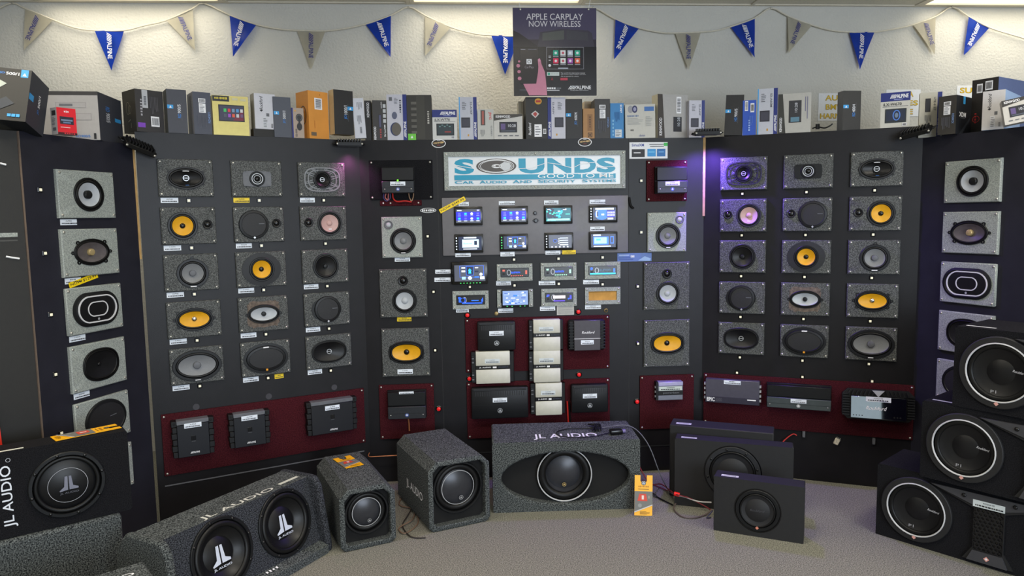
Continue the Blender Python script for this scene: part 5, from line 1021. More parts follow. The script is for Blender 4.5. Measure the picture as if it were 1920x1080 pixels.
stock_box('wide pale carton with a round speaker emblem', 'C', 1173, 1229, 195.5, 256, (196, 194, 186), lambda w, h: [('e', -w*.32, h*.36, w*.09, h*.11, ink((150, 150, 156))), ('e', -w*.18, h*.36, w*.09, h*.11, ink((50, 52, 96))), ('e', -w*.18, h*.36, w*.05, h*.06, ink((150, 150, 180))), ('r', .3*w, h*.36, w*.32, h*.13, ink((62, 110, 176))), ('t', '~8', -w*.24, h*.16, w*.38, h*.06, ink((80, 110, 160)), 0, .01), ('t', 'clarion', .05*w, -h*.42, w*.2, h*.07, ink((60, 80, 150)))]+lines(-w*.15, h*.0, w*.56, h*.2, 5, ink((160, 160, 158)))+barcode(-w*.28, -h*.26, w*.14, h*.07, base=False)+lines(w*.3, 0, w*.24, h*.3, 6, ink((170, 170, 166))), yaw=2, depth=.07, roll=radians(-1))
stock_box('grey radio carton with slanted dark edge above the satellite card', 'C', 1233, 1289, 177, 254.5, (170, 168, 166), lambda w, h: [('p', [(-w/2, -h/2), (-w*.26, -h/2), (-w*.34, h*.5), (-w*.5, h*.5)], ink((60, 54, 50))), ('t', 'KENWOOD', -w*.40, -h*.24, h*.40, w*.09, M_inkw, 90, .015), ('r', .16*w, -h*.18, w*.28, h*.34, ink((34, 36, 44))), ('t', '10:28', .2*w, -h*.12, h*.2, w*.09, ink((190, 196, 206)), 90)]+barcode(.2*w, h*.26, w*.16, h*.38, 1), yaw=16, side=1222, sidec=(186, 180, 160), fwd=.004)
stock_box('slim pale carton with blue spine beside the purple flood light', 'C', 1292, 1321, 188, 251, LV, alpine_strip('r', 'S2-A65P', 'amp'), depth=.11, fwd=.004)
# --- purple-lit wing
stock_box('tilted black carton with blue tag beside the bright blue one', 'RW', 1357.5, 1391, 178, 248.5, BK, slate_art('900/5', 'HD'), yaw=-18, depth=.08, roll=radians(2.5), z=TOP+.004)
stock_box('small bright blue carton with two white stickers', 'RW', 1392, 1417, 188, 247.5, (42, 84, 186), lambda w, h: barcode(-w*.22, h*.34, w*.24, h*.28, 1)+barcode(w*.22, h*.28, w*.28, h*.26)+[('t', '~5', -.0*w, -h*.22, h*.34, w*.14, ink((160, 190, 240)), 90, .01)]+lines(.14*w, -.1*h, w*.3, h*.3, 4, ink((90, 130, 210)), True), yaw=-18, depth=.12)
stock_box('tall pale carton with blue spine and cyan edge on the wing', 'RW', 1420, 1457, 166, 247, (190, 192, 202), alpine_strip('r', 'S2-A60M', 'amp', edge=1), yaw=-19, depth=.13)
stock_box('beige radio carton with slanted dark edge and sideways clock', 'RW', 1458, 1520, 175, 244, (180, 178, 172), lambda w, h: [('p', [(-w/2, -h/2), (-w*.26, -h/2), (-w*.36, h*.5), (-w*.5, h*.5)], ink((50, 50, 46))), ('t', 'KENWOOD', -w*.41, -h*.28, h*.36, w*.08, M_inkw, 90, .015), ('r', .02*w, .04*h, w*.38, h*.56, ink((44, 44, 48))), ('t', '10:28', .05*w, .14*h, h*.24, w*.08, ink((214, 216, 224)), 90), ('r', .02*w, -h*.16, w*.26, h*.12, ink((90, 130, 150)))]+lines(w*.36, h*.1, w*.12, h*.6, 2, ink((110, 110, 140)), True), yaw=-20, depth=.14)
stock_box('black carton with blue tag standing alone on the wing', 'RW', 1580, 1613, 170, 238, (44, 42, 40), slate_art('400/4', 'RD'), yaw=6, side=1570, sidec=(112, 114, 120))
stock_box('blue-topped radio carton on the purple-lit wing', 'RW', 1650, 1705.5, 173.5, 233, (200, 198, 190), ilx('iLX-W670', False), yaw=-27, depth=.14)
# --- outer panel behind the stacked subwoofers
stock_box('pale radio carton with blue spine at the outer panel corner', 'RO', 1722, 1764, 173.5, 249, (190, 186, 172), alpine_strip('r', 'UTE-81BT', 'radio'), yaw=-26, depth=.06, fwd=.03)
stock_box('black corner-on carton with a blue flag at its top edge', 'RO', 1757.5, 1791, 180, 250, (52, 49, 46), sticker_art('XDM400/4'), yaw=-52, side=1821, sidec=(30, 31, 36), fwd=.05, sideart=lambda w, h: [('t', 'XDM', -w*.08, h*.02, w*.44, h*.12, M_inkw, 0, .03), ('r', -w*.08, -h*.07, w*.36, h*.02, M_grey), ('r', .0, h*.40, w*.14, h*.2, M_cyan), ('p', [(-w*.3, -h*.5), (-w*.1, -h*.5), (w*.4, -h*.1), (w*.4, -h*.02)], ink((66, 68, 74)))])
stock_box('very tall black carton with a blue-grey side', 'RO', 1819, 1868, 148, 246, (38, 35, 34), lambda w, h: [('t', 'T1500-1', w*.0, -h*.26, h*.28, w*.1, M_inkw, 90, .015), ('o', -w*.3, -h*.2, w*.14, h*.06, .003, ink((170, 50, 50))), ('t', '~4', -w*.32, -h*.18, h*.2, w*.07, ink((180, 40, 44)), 90, .01)]+barcode(-w*.20, h*.34, w*.22, h*.16)+barcode(w*.16, h*.37, w*.28, h*.16), yaw=-58, side=1930, sidec=(92, 106, 148), fwd=-.20, depth=.2)
stock_box('white carton with black script in front of the very tall carton', 'RO', 1840, 1882, 170, 243, (198, 196, 198), script_art, yaw=-46, side=1925, sidec=(150, 176, 214), fwd=.03)
stock_box('tilted radio carton with slanted dark header before the very tall carton', 'RO', 1884, 1944, 182, 240, (196, 192, 186), kenwood_face(True, (52, 48, 46)), yaw=-30, depth=.10, fwd=.13, roll=radians(-10), z=OTOP+.012)

# ================================================================== BUNTING, POSTER, PAPER SIGNS on the back wall
def wp(x, y, n=.024):
    oo = (WO[0]+n*sin(WA), WO[1]-n*cos(WA)); return hit(oo, WA, x, y)
b0 = wp(960, 40)
bt = thing('bunting', 'string of blue and white triangular pennants pinned along the wall', 'bunting', b0, WA)
Wi = Matrix.Translation(b0) @ Matrix.Rotation(WA, 4, 'Z'); Wi = Wi.inverted()
def wl(x, y, n=.024): return Wi @ wp(x, y, n)
SP = [(-14, 22), (22, 5.5), (47.5, 16), (98.7, 37), (140, 52), (178, 57), (232, 57), (270, 48), (312, 38), (361, 16), (382, 6), (430.5, 28), (481, 46), (520, 54), (557, 57), (610, 58), (650, 53), (685.5, 45), (733, 29), (766, 13), (797, 29), (845.5, 51), (890, 63), (921, 66), (975, 67), (1040, 52), (1085, 30), (1112, 14), (1153.7, 36), (1198.7, 52.5), (1240, 61), (1266, 62), (1314.5, 60), (1345, 57), (1370, 50), (1415, 34), (1446, 15), (1477.5, 30), (1522.5, 47), (1560, 57), (1592.5, 60), (1639.5, 60), (1690, 52), (1712, 46.5), (1755, 31), (1786, 13), (1815.7, 31), (1855.7, 52), (1900, 66), (1935, 76)]
bm = bmesh.new(); tube(bm, spline([wl(x, y) for x, y in SP], 3), .0055, 6); link('cord', bm, mat('white_bunting_tape', (214, 208, 192), .6), bt)
PB = mat('blue_pennant_vinyl', (28, 74, 196), .28, var=.12, scale=14); PWm = mat('white_pennant_vinyl', (214, 208, 190), .35, var=.05, scale=14); PI = ink((52, 58, 128))
PEN = [('w', 47.5, 16, 98.7, 37.5, 46, 95), ('b', 178, 57.5, 232, 57.5, 210, 133), ('w', 312, 38, 361, 16, 367, 95), ('b', 430.5, 28.5, 481, 46, 438, 107), ('w', 557, 57.5, 610, 58.7, 584, 131), ('b', 685.5, 45.5, 733, 29.5, 732.5, 108), ('w', 797, 29.5, 845.5, 51, 797.5, 105), ('b', 921, 66, 975, 67, 947, 140), ('b', 1153.7, 36, 1198.7, 52.5, 1151, 112), ('w', 1266, 62, 1314.5, 60, 1290, 131.7), ('b', 1370, 50, 1415, 34, 1413.7, 108.7), ('w', 1477.5, 30.5, 1522.5, 47, 1477, 100.7), ('b', 1592.5, 60, 1639.5, 60, 1611, 131), ('w', 1712, 46.7, 1755, 31, 1751, 103), ('b', 1815.7, 31, 1855.7, 52, 1806, 104)]
for i, (c, ax, ay, bx, by, tx, ty) in enumerate(PEN):
    a, b, t3 = wl(ax, ay), wl(bx, by), wl(tx, ty); r = random.Random(i)
    bm = bmesh.new(); N = 8; rows = []
    for j in range(N+1):
        s = j/N; l = a.lerp(t3, s); q = b.lerp(t3, s); row = []
        for m_ in range(4):
            f = m_/3; p_ = l.lerp(q, f); p_.y -= .010*s+.006*sin(3*f+i+4*s)*(1-abs(2*f-1)*.3); row.append(p_)
        rows.append(row)
    fr = [[bm.verts.new(p_) for p_ in row] for row in rows[:-1]]; tip = bm.verts.new(rows[-1][0])
    for j in range(N-1):
        for m_ in range(3): bm.faces.new((fr[j][m_], fr[j+1][m_], fr[j+1][m_+1], fr[j][m_+1]))
    for m_ in range(3): bm.faces.new((fr[-1][m_], tip, fr[-1][m_+1]))
    bmesh.ops.solidify(bm, geom=bm.faces[:], thickness=.0006)
    pn = link('pennant', bm, PB if c == 'b' else PWm, bt)
    mid = a.lerp(b, .5); dv = t3-mid; L = sqrt(dv.x**2+dv.z**2); ang = math.degrees(atan2(dv.z, dv.x)); cc = mid+dv*.38
    side = Vector((-dv.z, 0, dv.x)).normalized()*.004
    vs, fs, asp = text_geo('/////ALPINE', .012, 0.)
    bm = bmesh.new(); A = radians(ang); wv, hv = L*.66, .030; out = []
    for x, z in vs:
        gx = cc.x+x*wv*cos(A)-z*hv*sin(A); gz = cc.z+x*wv*sin(A)+z*hv*cos(A)
        s = max(0, min(1, ((gx-mid.x)*dv.x+(gz-mid.z)*dv.z)/(L*L)))
        out.append(bm.verts.new((gx, a.y-.010*s-.0085, gz)))
    for f in fs:
        try: bm.faces.new([out[j] for j in f])
        except ValueError: pass
    for f in bm.faces:
        f.normal_update()
        if f.normal.y > 0: f.normal_flip()
    link('lettering', bm, M_inkw if c == 'b' else PI, pn, smooth=None)
for x, y in ((22, 5.5), (382, 6), (766, 13), (1112, 14), (1446, 15), (1786, 13)): linkmesh('pin', SCREW, bt, wl(x, y, .031))
# poster hung from the ceiling in front of the boxed stock
def cpl(x, y, n):
    oo = (PAN['C'][0][0]+n*sin(WA), PAN['C'][0][1]-n*cos(WA)); return hit(oo, WA, x, y)
A_, B_ = cpl(961, 14.5, .03), cpl(1118.5, 179.5, .03); w = sqrt((B_.x-A_.x)**2+(B_.y-A_.y)**2); h = A_.z-B_.z
t = thing('poster', 'dark purple poster of a hand holding a phone, hung by two strings', 'poster', (A_+B_)/2, WA)
link('sheet', B(-w/2, w/2, -.002, 0, -h/2, h/2), ink((52, 46, 58), .22), t, smooth=False)
PX = lambda x: (x-493)/922*w
PZ = lambda y: (538-y)/970*h
D1, D2, D3 = ink((40, 36, 44), .22), ink((76, 70, 96), .22), ink((28, 26, 32), .22)
SK = ink((196, 120, 146), .3); SK2 = ink((214, 146, 170), .3)
def rr(x0, y0, x1, y1, m): return ('r', PX((x0+x1)/2), PZ((y0+y1)/2), PX(x1)-PX(x0), PZ(y0)-PZ(y1), m)
its = [rr(34, 55, 955, 400, D2), ('p', [(PX(34), PZ(300)), (PX(100), PZ(330)), (PX(300), PZ(470)), (PX(300), PZ(560)), (PX(34), PZ(560))], D1), ('p', [(PX(300), PZ(480)), (PX(330), PZ(320)), (PX(560), PZ(285)), (PX(860), PZ(300)), (PX(905), PZ(330)), (PX(940), PZ(540)), (PX(300), PZ(540))], ink((66, 62, 74), .22)), rr(34, 480, 955, 1020, D3),
       ('p', [(PX(355), PZ(330)), (PX(595), PZ(298)), (PX(595), PZ(400)), (PX(355), PZ(412))], ink((86, 88, 86), .25)), ('p', [(PX(622), PZ(295)), (PX(860), PZ(322)), (PX(862), PZ(412)), (PX(622), PZ(402))], ink((70, 68, 76), .25)), rr(398, 482, 812, 728, ink((150, 148, 156), .25)), rr(403, 487, 808, 724, ink((30, 28, 36), .2)),
       ('t', 'APPLE CARPLAY', PX(493), PZ(150), PX(805)-PX(180), PZ(116)-PZ(184), ink((214, 210, 214)), 0, .004), ('t', 'NOW WIRELESS', PX(493), PZ(228), PX(778)-PX(208), PZ(195)-PZ(260), ink((214, 210, 214)), 0, .004)]
for j, row in enumerate((((40, 170, 140), (232, 232, 234), (196, 206, 220), (40, 178, 146)), ((226, 44, 90), (236, 236, 236), (170, 80, 176), (230, 104, 74)))):
    for i, c in enumerate(row):
        x, y = 501+80*i, 548+88*j; its += [rr(x-29, y-29, x+29, y+29, ink(c)), rr(x-30, y+36, x+30, y+44, ink((170, 168, 176))), ('e', PX(x), PZ(y), .0075, .0075, ink((240, 240, 244)) if c[0] < 225 or c[1] < 200 else ink((200, 80, 100)))]
its += [('e', PX(432), PZ(686), .008, .008, M_inkw), rr(420, 580, 446, 586, M_inkw), rr(420, 596, 446, 602, M_inkw), rr(422, 626, 444, 632, M_inkw), rr(525, 711, 636, 725, ink((170, 176, 190))),
        rr(107, 500, 305, 890, ink((36, 32, 38), .2)), rr(115, 506, 165, 513, ink((170, 168, 176))), rr(195, 506, 290, 513, ink((120, 118, 126))), rr(176, 616, 234, 672, M_inkw), ('o', PX(205), PZ(644), .010, .010, .003, D3), ('t', 'CarPlay', PX(205), PZ(708), PX(255)-PX(155), PZ(692)-PZ(726), ink((150, 144, 150))),
        rr(400, 760, 537, 800, ink((206, 214, 212))), rr(410, 768, 434, 794, ink((60, 170, 140))), ('t', 'Works with CarPlay', PX(486), PZ(780), PX(530)-PX(440), .006, ink((90, 110, 110))),
        ('t', "The world's first aftermarket receiver", PX(690), PZ(770), PX(828)-PX(554), .0072, ink((214, 212, 216))), ('t', 'with wireless Apple CarPlay is now here,', PX(694), PZ(788), PX(834)-PX(554), .0072, ink((214, 212, 216))), ('t', 'Ask an associate for a demo.', PX(655), PZ(806), PX(754)-PX(554), .0072, ink((214, 212, 216))),
        rr(548, 824, 630, 852, ink((190, 60, 80))), ('p', [(PX(443), PZ(850)), (PX(470), PZ(850)), (PX(456), PZ(815))], ink((140, 40, 52))), ('t', '/////ALPINE', PX(762), PZ(932), PX(888)-PX(632), PZ(912)-PZ(952), M_inkw, 0, .02, .3), ('t', 'Driving Mobile Media Innovation', PX(760), PZ(964), PX(860)-PX(660), .0065, ink((206, 206, 210)))]
its += [rr(400+25*i, 930, 419+25*i, 949, M_inkw) for i in range(4)]+[rr(502, 932, 556, 948, M_grey), rr(400, 958, 538, 968, ink((190, 190, 196))), rr(95, 952, 285, 957, M_grey), rr(95, 963, 260, 968, M_grey),
        ('p', [(PX(300), PZ(620)), (PX(320), PZ(606)), (PX(334), PZ(630)), (PX(340), PZ(670)), (PX(378), PZ(760)), (PX(388), PZ(850)), (PX(400), PZ(1018)), (PX(200), PZ(1018)), (PX(135), PZ(890)), (PX(280), PZ(888)), (PX(302), PZ(760)), (PX(306), PZ(700))], SK), ('p', [(PX(306), PZ(618)), (PX(320), PZ(610)), (PX(328), PZ(632)), (PX(318), PZ(650)), (PX(306), PZ(640))], SK2)]
for x, y, r_ in ((94, 642, 13), (84, 690, 21), (92, 755, 19), (97, 830, 21)): its.append(('e', PX(x), PZ(y), PX(493+r_), PZ(538-r_*.95), SK))
art('artwork', its, t, y0=-.002, step=.00006)
for px_, top in ((975.5, (968, -30)), (1103.5, (1112, -30))):
    a_, b_ = cpl(px_, 17.5, .034), cpl(top[0], top[1], .034); iv = (Matrix.Translation((A_+B_)/2) @ Matrix.Rotation(WA, 4, 'Z')).inverted()
    dirv = (b_-a_); b_ = a_+dirv*((CEIL-.006-a_.z)/dirv.z)
    bm = bmesh.new(); tube(bm, [iv @ a_, iv @ b_], .0016, 5); link('string', bm, M_inkw, t); linkmesh('eyelet', SCREW, t, iv @ cpl(px_, 17.5, .033))
# paper signs with yellow lettering on the wall
YL = ink((222, 186, 40)); YO = ink((150, 120, 30))
def paper(label, x0, y0, x1, y1, rows):
    a_, b_ = wp(x0, y0, .001), wp(x1, y1, .001); w = sqrt((b_.x-a_.x)**2+(b_.y-a_.y)**2); h = a_.z-b_.z
    t = thing('paper_sign', label, 'paper sign', (a_+b_)/2, WA); link('sheet', B(-w/2, w/2, -.001, 0, -h/2, h/2), M_white, t, smooth=False)
    it = []
    for j, (s, f0, f1) in enumerate(rows):
        z = h*(.33-.33*j); it += [('t', s, w*((f0+f1)/2-.5), z, w*(f1-f0)+.006, h*.17+.006, YO, 0, .03), ('t', s, w*((f0+f1)/2-.5), z, w*(f1-f0), h*.17, YL, 0, .015)]
    art('lettering', it, t, y0=-.001, step=.0003)
paper('white paper sign with yellow capitals behind the lone black carton', 1535, 175, 1598, 226, (('AUDI', .2, .8), ('BMW', .22, .78), ('HARNESS', .06, .96)))
paper('white paper sign with yellow capitals behind the blue-topped carton', 1662, 168, 1724.5, 218, (('A', .64, .78), ('ES', .64, .92), ('E', .66, .78)))
paper('white paper sign with yellow capitals beside the very tall carton', 1794.5, 160.5, 1852, 214, (('SU', .1, .46), ('S', .2, .36), ('A', .1, .26)))
# small wire hook on top of the wing
bm = bmesh.new(); q = [pl('RW', *uv('RW', x, y), .0) for x, y in ((1523, 241), (1533, 238), (1546, 240), (1556, 236), (1561, 232))]; tube(bm, spline(q), .004); tube(bm, [q[1]+Vector((0, 0, -.012)), q[1]+Vector((0, 0, .016))], .012, 8)
tag(link('wire_hook', bm, M_rubber), 'small black cable hook lying on the wing beside the beige radio carton', 'hook')
# ================================================================== SUBWOOFERS ON THE FLOOR
def mod_bevel(o, w, seg=2):
    m = o.modifiers.new('edge_round', 'BEVEL'); m.width = w; m.segments = seg; m.limit_method = 'ANGLE'; m.angle_limit = radians(40); return o
def front_cells(bm, x0, x1, z0, z1, y, cells, depth=.05, mi=0):
    """front face x0..x1, z0..z1 at y with round holes; cells = [(cx, cz, r)] side by side"""
    n = len(cells); cuts = [x0]+[(cells[i][0]+cells[i+1][0])/2 for i in range(n-1)]+[x1]
    for i, (cx, cz, a, b) in enumerate(cells):
        ths = angs(cuts[i], cuts[i+1], z0, z1, cx, cz)
        loft(bm, [rectring(cuts[i], cuts[i+1], z0, z1, y, cx, cz, ths), ell(a, b, y, cx, cz, ths), ell(a, b, y+depth, cx, cz, ths)], mi=mi)
def open_box(bm, x0, x1, y0, y1, z0, z1, cells, depth=.05):
    fs = box(bm, x0, x1, y0, y1, z0, z1); bmesh.ops.delete(bm, geom=[fs[2]], context='FACES_ONLY')
    front_cells(bm, x0, x1, z0, z1, y0, cells, depth); bmesh.ops.remove_doubles(bm, verts=bm.verts[:], dist=1e-5)
def woofer(par, cx, cz, r, y0, cone=None, ring=None, cap_r=None, deep=.035, sur=.03, fw=.012, logo=None, capm=None, bolts=0, frame=None, rise=.012):
    bm = bmesh.new(); a = r
    loft(bm, [ell(r-d, r-d, y, cx, cz) for d, y in ((0, y0+.0005), (0, y0-rise+.003), (.003, y0-rise), (fw-.002, y0-rise), (fw, y0-rise+.004), (fw, y0+.004))])
    fr = link('woofer_frame', bm, frame or M_satin, par)
    if ring:
        bm = bmesh.new(); rr_ = r-fw+.001; loft(bm, [ell(rr_+.003, rr_+.003, y0-rise+.0005, cx, cz), ell(rr_+.001, rr_+.001, y0-rise-.004, cx, cz), ell(rr_-.002, rr_-.002, y0-rise-.004, cx, cz), ell(rr_-.004, rr_-.004, y0-rise+.002, cx, cz)]); link('trim_ring', bm, ring, fr)
    bm = bmesh.new(); q = sur/2; ro = r-fw-.002
    loft(bm, [ell(ro-q+q*cos(t), ro-q+q*cos(t), y0-.003-q*.85*sin(t), cx, cz) for t in [pi*i/10 for i in range(11)]]); link('surround', bm, M_rubber, fr)
    ri = ro-sur; cr = cap_r or ri*.5
    bm = bmesh.new(); loft(bm, [ell((1-t)*ri+t*cr, (1-t)*ri+t*cr, y0-.003+deep*t**.8, cx, cz) for t in (0, .2, .4, .6, .8, 1)], False, True); link('cone', bm, cone or M_conek, fr)
    yb = y0-.003+deep
    bm = bmesh.new(); loft(bm, [ell(cr*s, cr*s, yb-.001-cr*.22*(1-s*s), cx, cz) for s in (1, .9, .75, .5, .25, .05)], False, True); link('dust_cap', bm, capm or cone or M_conek, fr)
    for i in range(bolts):
        t = 2*pi*(i+.3)/bolts; linkmesh('bolt', BOLT, fr, (cx+(r-fw*.55)*cos(t), y0-rise, cz+(r-fw*.55)*sin(t)))
    if logo: art('logo', logo(cx, cz), fr, y0=yb-.001-cr*.24)
    return fr
BOLT = SCREW.copy(); BOLT.materials.clear(); BOLT.materials.append(M_gloss)
def jl_mark(cx, cz, s, m, mt=None, dz=0):
    """footed twin-stroke mark with the maker's letters below"""
    cz += dz
    return [('p', [(cx-.04*s, cz-.30*s), (cx-.44*s, cz-.36*s), (cx-.46*s, cz-.30*s), (cx-.22*s, cz-.10*s), (cx-.17*s, cz+.5*s), (cx-.03*s, cz+.5*s)], m), ('p', [(cx+.03*s, cz-.30*s), (cx+.03*s, cz+.5*s), (cx+.15*s, cz+.5*s), (cx+.22*s, cz-.08*s), (cx+.48*s, cz-.20*s), (cx+.48*s, cz-.30*s)], m), ('t', 'JL AUDIO', cx+.02*s, cz-.48*s, .94*s, .13*s, mt or m, 0, .02)]
def round_mark(cx, cz, r, m):
    return [('e', cx, cz, r, r, m), ('e', cx, cz, r*.84, r*.84, M_black), ('p', [(cx-r*.6, cz-r*.4), (cx-r*.06, cz-r*.4), (cx-r*.06, cz+r*.6)], m), ('p', [(cx+r*.06, cz-r*.4), (cx+r*.6, cz-r*.4), (cx+r*.06, cz+r*.6)], m)]
# ---- carpeted hood boxes with one recessed woofer
def hood_box(label, bl, yaw, w, h, d, r, cz, side_text=None):
    t = thing('subwoofer_box', label, 'subwoofer', (bl[0], bl[1], 0), radians(yaw))
    c = .045; wl_ = .026
    def octo(x0, x1, z0, z1, c): return [(x0+c*.5, z0), (x1-c*.5, z0), (x1, z0+c*.5), (x1, z1-c), (x1-c, z1), (x0+c, z1), (x0, z1-c), (x0, z0+c*.5)]
    o1 = octo(0, w, .0, h, c); o2 = octo(wl_, w-wl_, wl_, h-wl_, c*.7)
    bm = bmesh.new(); R = lambda p, y: [(x, y, z) for x, z in p]
    loft(bm, [R(o1, d), R(o1, .006), R([(x+(.006 if x < w/2 else -.006), z+(.006 if z < h/2 else -.006)) for x, z in o1], 0), R([(x+(-.004 if x < w/2 else .004), z+(-.004 if z < h/2 else .004)) for x, z in o2], 0), R(o2, .005), R(o2, .055)], True)
    link('shell', bm, M_carpet, t)
    cx = w/2; bm = bmesh.new(); x0, x1, z0, z1 = wl_-.002, w-wl_+.002, wl_-.002, h-wl_+.002
    front_cells(bm, x0, x1, z0, z1, .045, [(cx, cz, r*.9, r*.9)], .05); link('baffle', bm, mat('flat_black_baffle', (14, 14, 15), .9), t)
    woofer(t, cx, cz, r, .045, M_conesub, None, r*.66, .010, r*.22, .012, lambda a, b: [('o', a, b, r*.66, r*.66, .0032, M_silver)]+round_mark(a+r*.12, b-r*.42, r*.085, M_silver), M_conesub, rise=.02)
    if side_text:
        art('side_lettering', [('t', 'JL AUDIO', 0, 0, d*.5, .06, M_inkw, 0, .004)], t, (0, d*.44, h*.40), (0, 0, -pi/2))
    return t
hood_box('carpeted hood subwoofer box beside the yellow-tagged one', (-.446, 3.579), 26, .345, .372, .55, .140, .208, True)
hb = hood_box('small carpeted hood subwoofer box with a yellow tag lying on top', (-.857, 3.373), 26, .280, .312, .56, .112, .172)
# ---- wide carpeted box with an oval window
t = thing('subwoofer_box', 'wide carpeted subwoofer box with an oval window and lettering on top', 'subwoofer', (-.123, 3.829, 0), radians(2.2))
w, h, d = .818, .398, .37
bm = bmesh.new(); open_box(bm, 0, w, 0, d, 0, h, [(w*.495, h*.47, .358, .148)], .05); mod_bevel(link('shell', bm, M_carpet, t), .010)
bm = bmesh.new(); front_cells(bm, .01, w-.01, .01, h-.01, .052, [(w*.5, h*.49, .135, .135)], .05); link('baffle', bm, mat('flat_black_baffle', (14, 14, 15), .9), t)
woofer(t, w*.49, h*.49, .156, .052, M_conesub, mat('pale_trim_ring', (196, 198, 202), .4), .094, .028, .044, .006, lambda a, b: round_mark(a, b-.064, .011, ink((206, 176, 110))), M_conesub, rise=.022)
art('top_lettering', [('t', 'JL AUDIO', w*.505, .085, .36, .10, M_inkw, 0, .012)], t, (0, 0, h), (-pi/2, 0, 0), step=.0006)
# ---- twin-woofer wedge
YW = 61
L3, H3 = .86, .365
base_r = Vector((-.905, 3.415)); o3 = base_r-Vector((cos(radians(YW)), sin(radians(YW))))*L3
t = thing('subwoofer_box', 'carpeted wedge box with two white-marked woofers', 'subwoofer', (o3.x, o3.y, 0), radians(YW))
tiltA = atan2(.075, .30)
prof = [(.0, .0), (.0, .045), (.055, .06), (.125, H3), (.30, H3), (.37, .30), (.40, .0)]
def sideprof(xs, pr_): return [[(x, y, z) for y, z in pr_] for x in xs]
# cheeks
ck = [(.004, .0), (.004, .05), (.055, .33), (.085, H3+.004), (.115, H3+.008), (.31, H3+.004), (.38, .30), (.41, .0)]
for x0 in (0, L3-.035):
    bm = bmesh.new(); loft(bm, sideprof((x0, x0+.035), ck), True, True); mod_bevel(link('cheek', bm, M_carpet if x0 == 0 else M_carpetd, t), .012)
bm = bmesh.new(); xa, xb = .034, L3-.034
pts = [(.125, H3), (.30, H3), (.37, .30), (.40, .0), (.0, .0), (.0, .04), (.055, .052)]
R0 = [bm.verts.new((xa, y, z)) for y, z in pts]; R1 = [bm.verts.new((xb, y, z)) for y, z in pts]
for i in range(len(pts)-1): bm.faces.new((R0[i], R1[i], R1[i+1], R0[i+1]))
link('shell', bm, M_carpet, t)
# tilted baffle in its own frame
Lb = sqrt(.07**2+(H3-.052)**2); tb = atan2(.07, H3-.052)
bf = bpy.data.objects.new('baffle_mount', None); COL.objects.link(bf); bf.parent = t; bf.location = (0, .055, .052); bf.rotation_euler = (-tb, 0, 0)
RW_ = .157; C3 = [(.285, Lb*.50, RW_*.93, RW_*.93), (.640, Lb*.50, RW_*.93, RW_*.93)]
bm = bmesh.new(); front_cells(bm, xa, xb, 0, Lb, 0, C3, .06)
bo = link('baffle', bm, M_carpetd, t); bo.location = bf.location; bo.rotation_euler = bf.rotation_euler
for c in C3:
    f0 = woofer(t, 0, 0, RW_, 0, M_conek, None, .075, .030, .026, .016, lambda a, b: jl_mark(a-.004, b-.01, .098, ink((206, 212, 226))), M_conek, bolts=8, rise=.010)
    f0.rotation_euler = bf.rotation_euler; f0.location = bf.matrix_basis @ Vector((c[0], 0, c[1]))
bpy.data.objects.remove(bf)
art('top_lettering', [('t', 'JL AUDIO', .44, -.035, .40, .045, ink((214, 214, 206)), 0, .008), ('r', .745, -.022, .12, .020, ink((206, 208, 196)))], t, (0, .125+.065, H3), (-pi/2, 0, 0), step=.0005)
art('ledge_lettering', [('t', '~4', .50, .006, .075, .015, M_inkw)], t, (0, .028, .0495), (-pi/2+.25, 0, 0))
# ---- slim black box leaning on a grey carpet box
Y1 = 38; p = Vector((-1.672, 3.025)); ux = Vector((cos(radians(Y1)), sin(radians(Y1)))); W1, H1, D1_ = .62, .350, .13
o1 = p-ux*W1
t = thing('subwoofer_box', 'slim black subwoofer box with big white letters on its end', 'subwoofer', (o1.x, o1.y, .386), radians(Y1))
bm = bmesh.new(); open_box(bm, 0, W1, 0, D1_, 0, H1, [(W1-.232, H1*.49, .124, .124)], .05); mod_bevel(link('shell', bm, M_bcarpet, t), .008)
wf = woofer(t, W1-.232, H1*.49, .138, 0, M_conek, None, .11, .012, .018, .016, lambda a, b: [('o', a, b, .072, .072, .0016, ink((170, 172, 180)))]+jl_mark(a+.002, b+.002, .072, ink((120, 122, 138)), ink((80, 82, 90))), M_conek, bolts=8, rise=.014)
art('lettering', [('t', 'JL AUDIO', W1-.432, H1*.48, H1*.72, .046, ink((226, 230, 240)), 90, .006), ('o', W1-.425, H1*.90, .008, .008, .0015, ink((200, 204, 214)))], t)
art('price_label', [('r', W1-.44, D1_*.14, .14, .016, ink((214, 216, 206)))], t, (0, 0, H1), (-pi/2, 0, 0))
p = Vector((-1.690, 2.975)); o2 = p-ux*.66
t = thing('subwoofer_box', 'grey carpeted box under the slim black lettered box', 'subwoofer', (o2.x, o2.y, 0), radians(39))
mod_bevel(link('shell', B(0, .66, 0, .30, 0, .383), M_carpet, t), .014); link('terminal_cup', B(.05, .15, .3, .31, .15, .25, .004), M_black, t)
# low carpeted box at the very front edge
q0, q1, q2 = onz(170, 1080, .36), onz(268, 1051, .36), onz(296, 1080, .36)
a_ = atan2(q1.y-q0.y, q1.x-q0.x); bk = Vector((-sin(a_), cos(a_)))
oo = Vector((q1.x, q1.y))-Vector((cos(a_), sin(a_)))*.5-bk*.34
t = thing('subwoofer_box', 'low carpeted box with white letters in front of the grey carpeted one', 'subwoofer', (oo.x, oo.y, 0), a_)
mod_bevel(link('shell', B(0, .5, 0, .34, 0, .36), M_carpet, t), .010); art('top_lettering', [('t', 'JL AUDIO', .32, .25, .26, .030, M_inkw, 0, .01)], t, (0, 0, .3602), (-pi/2, 0, 0))
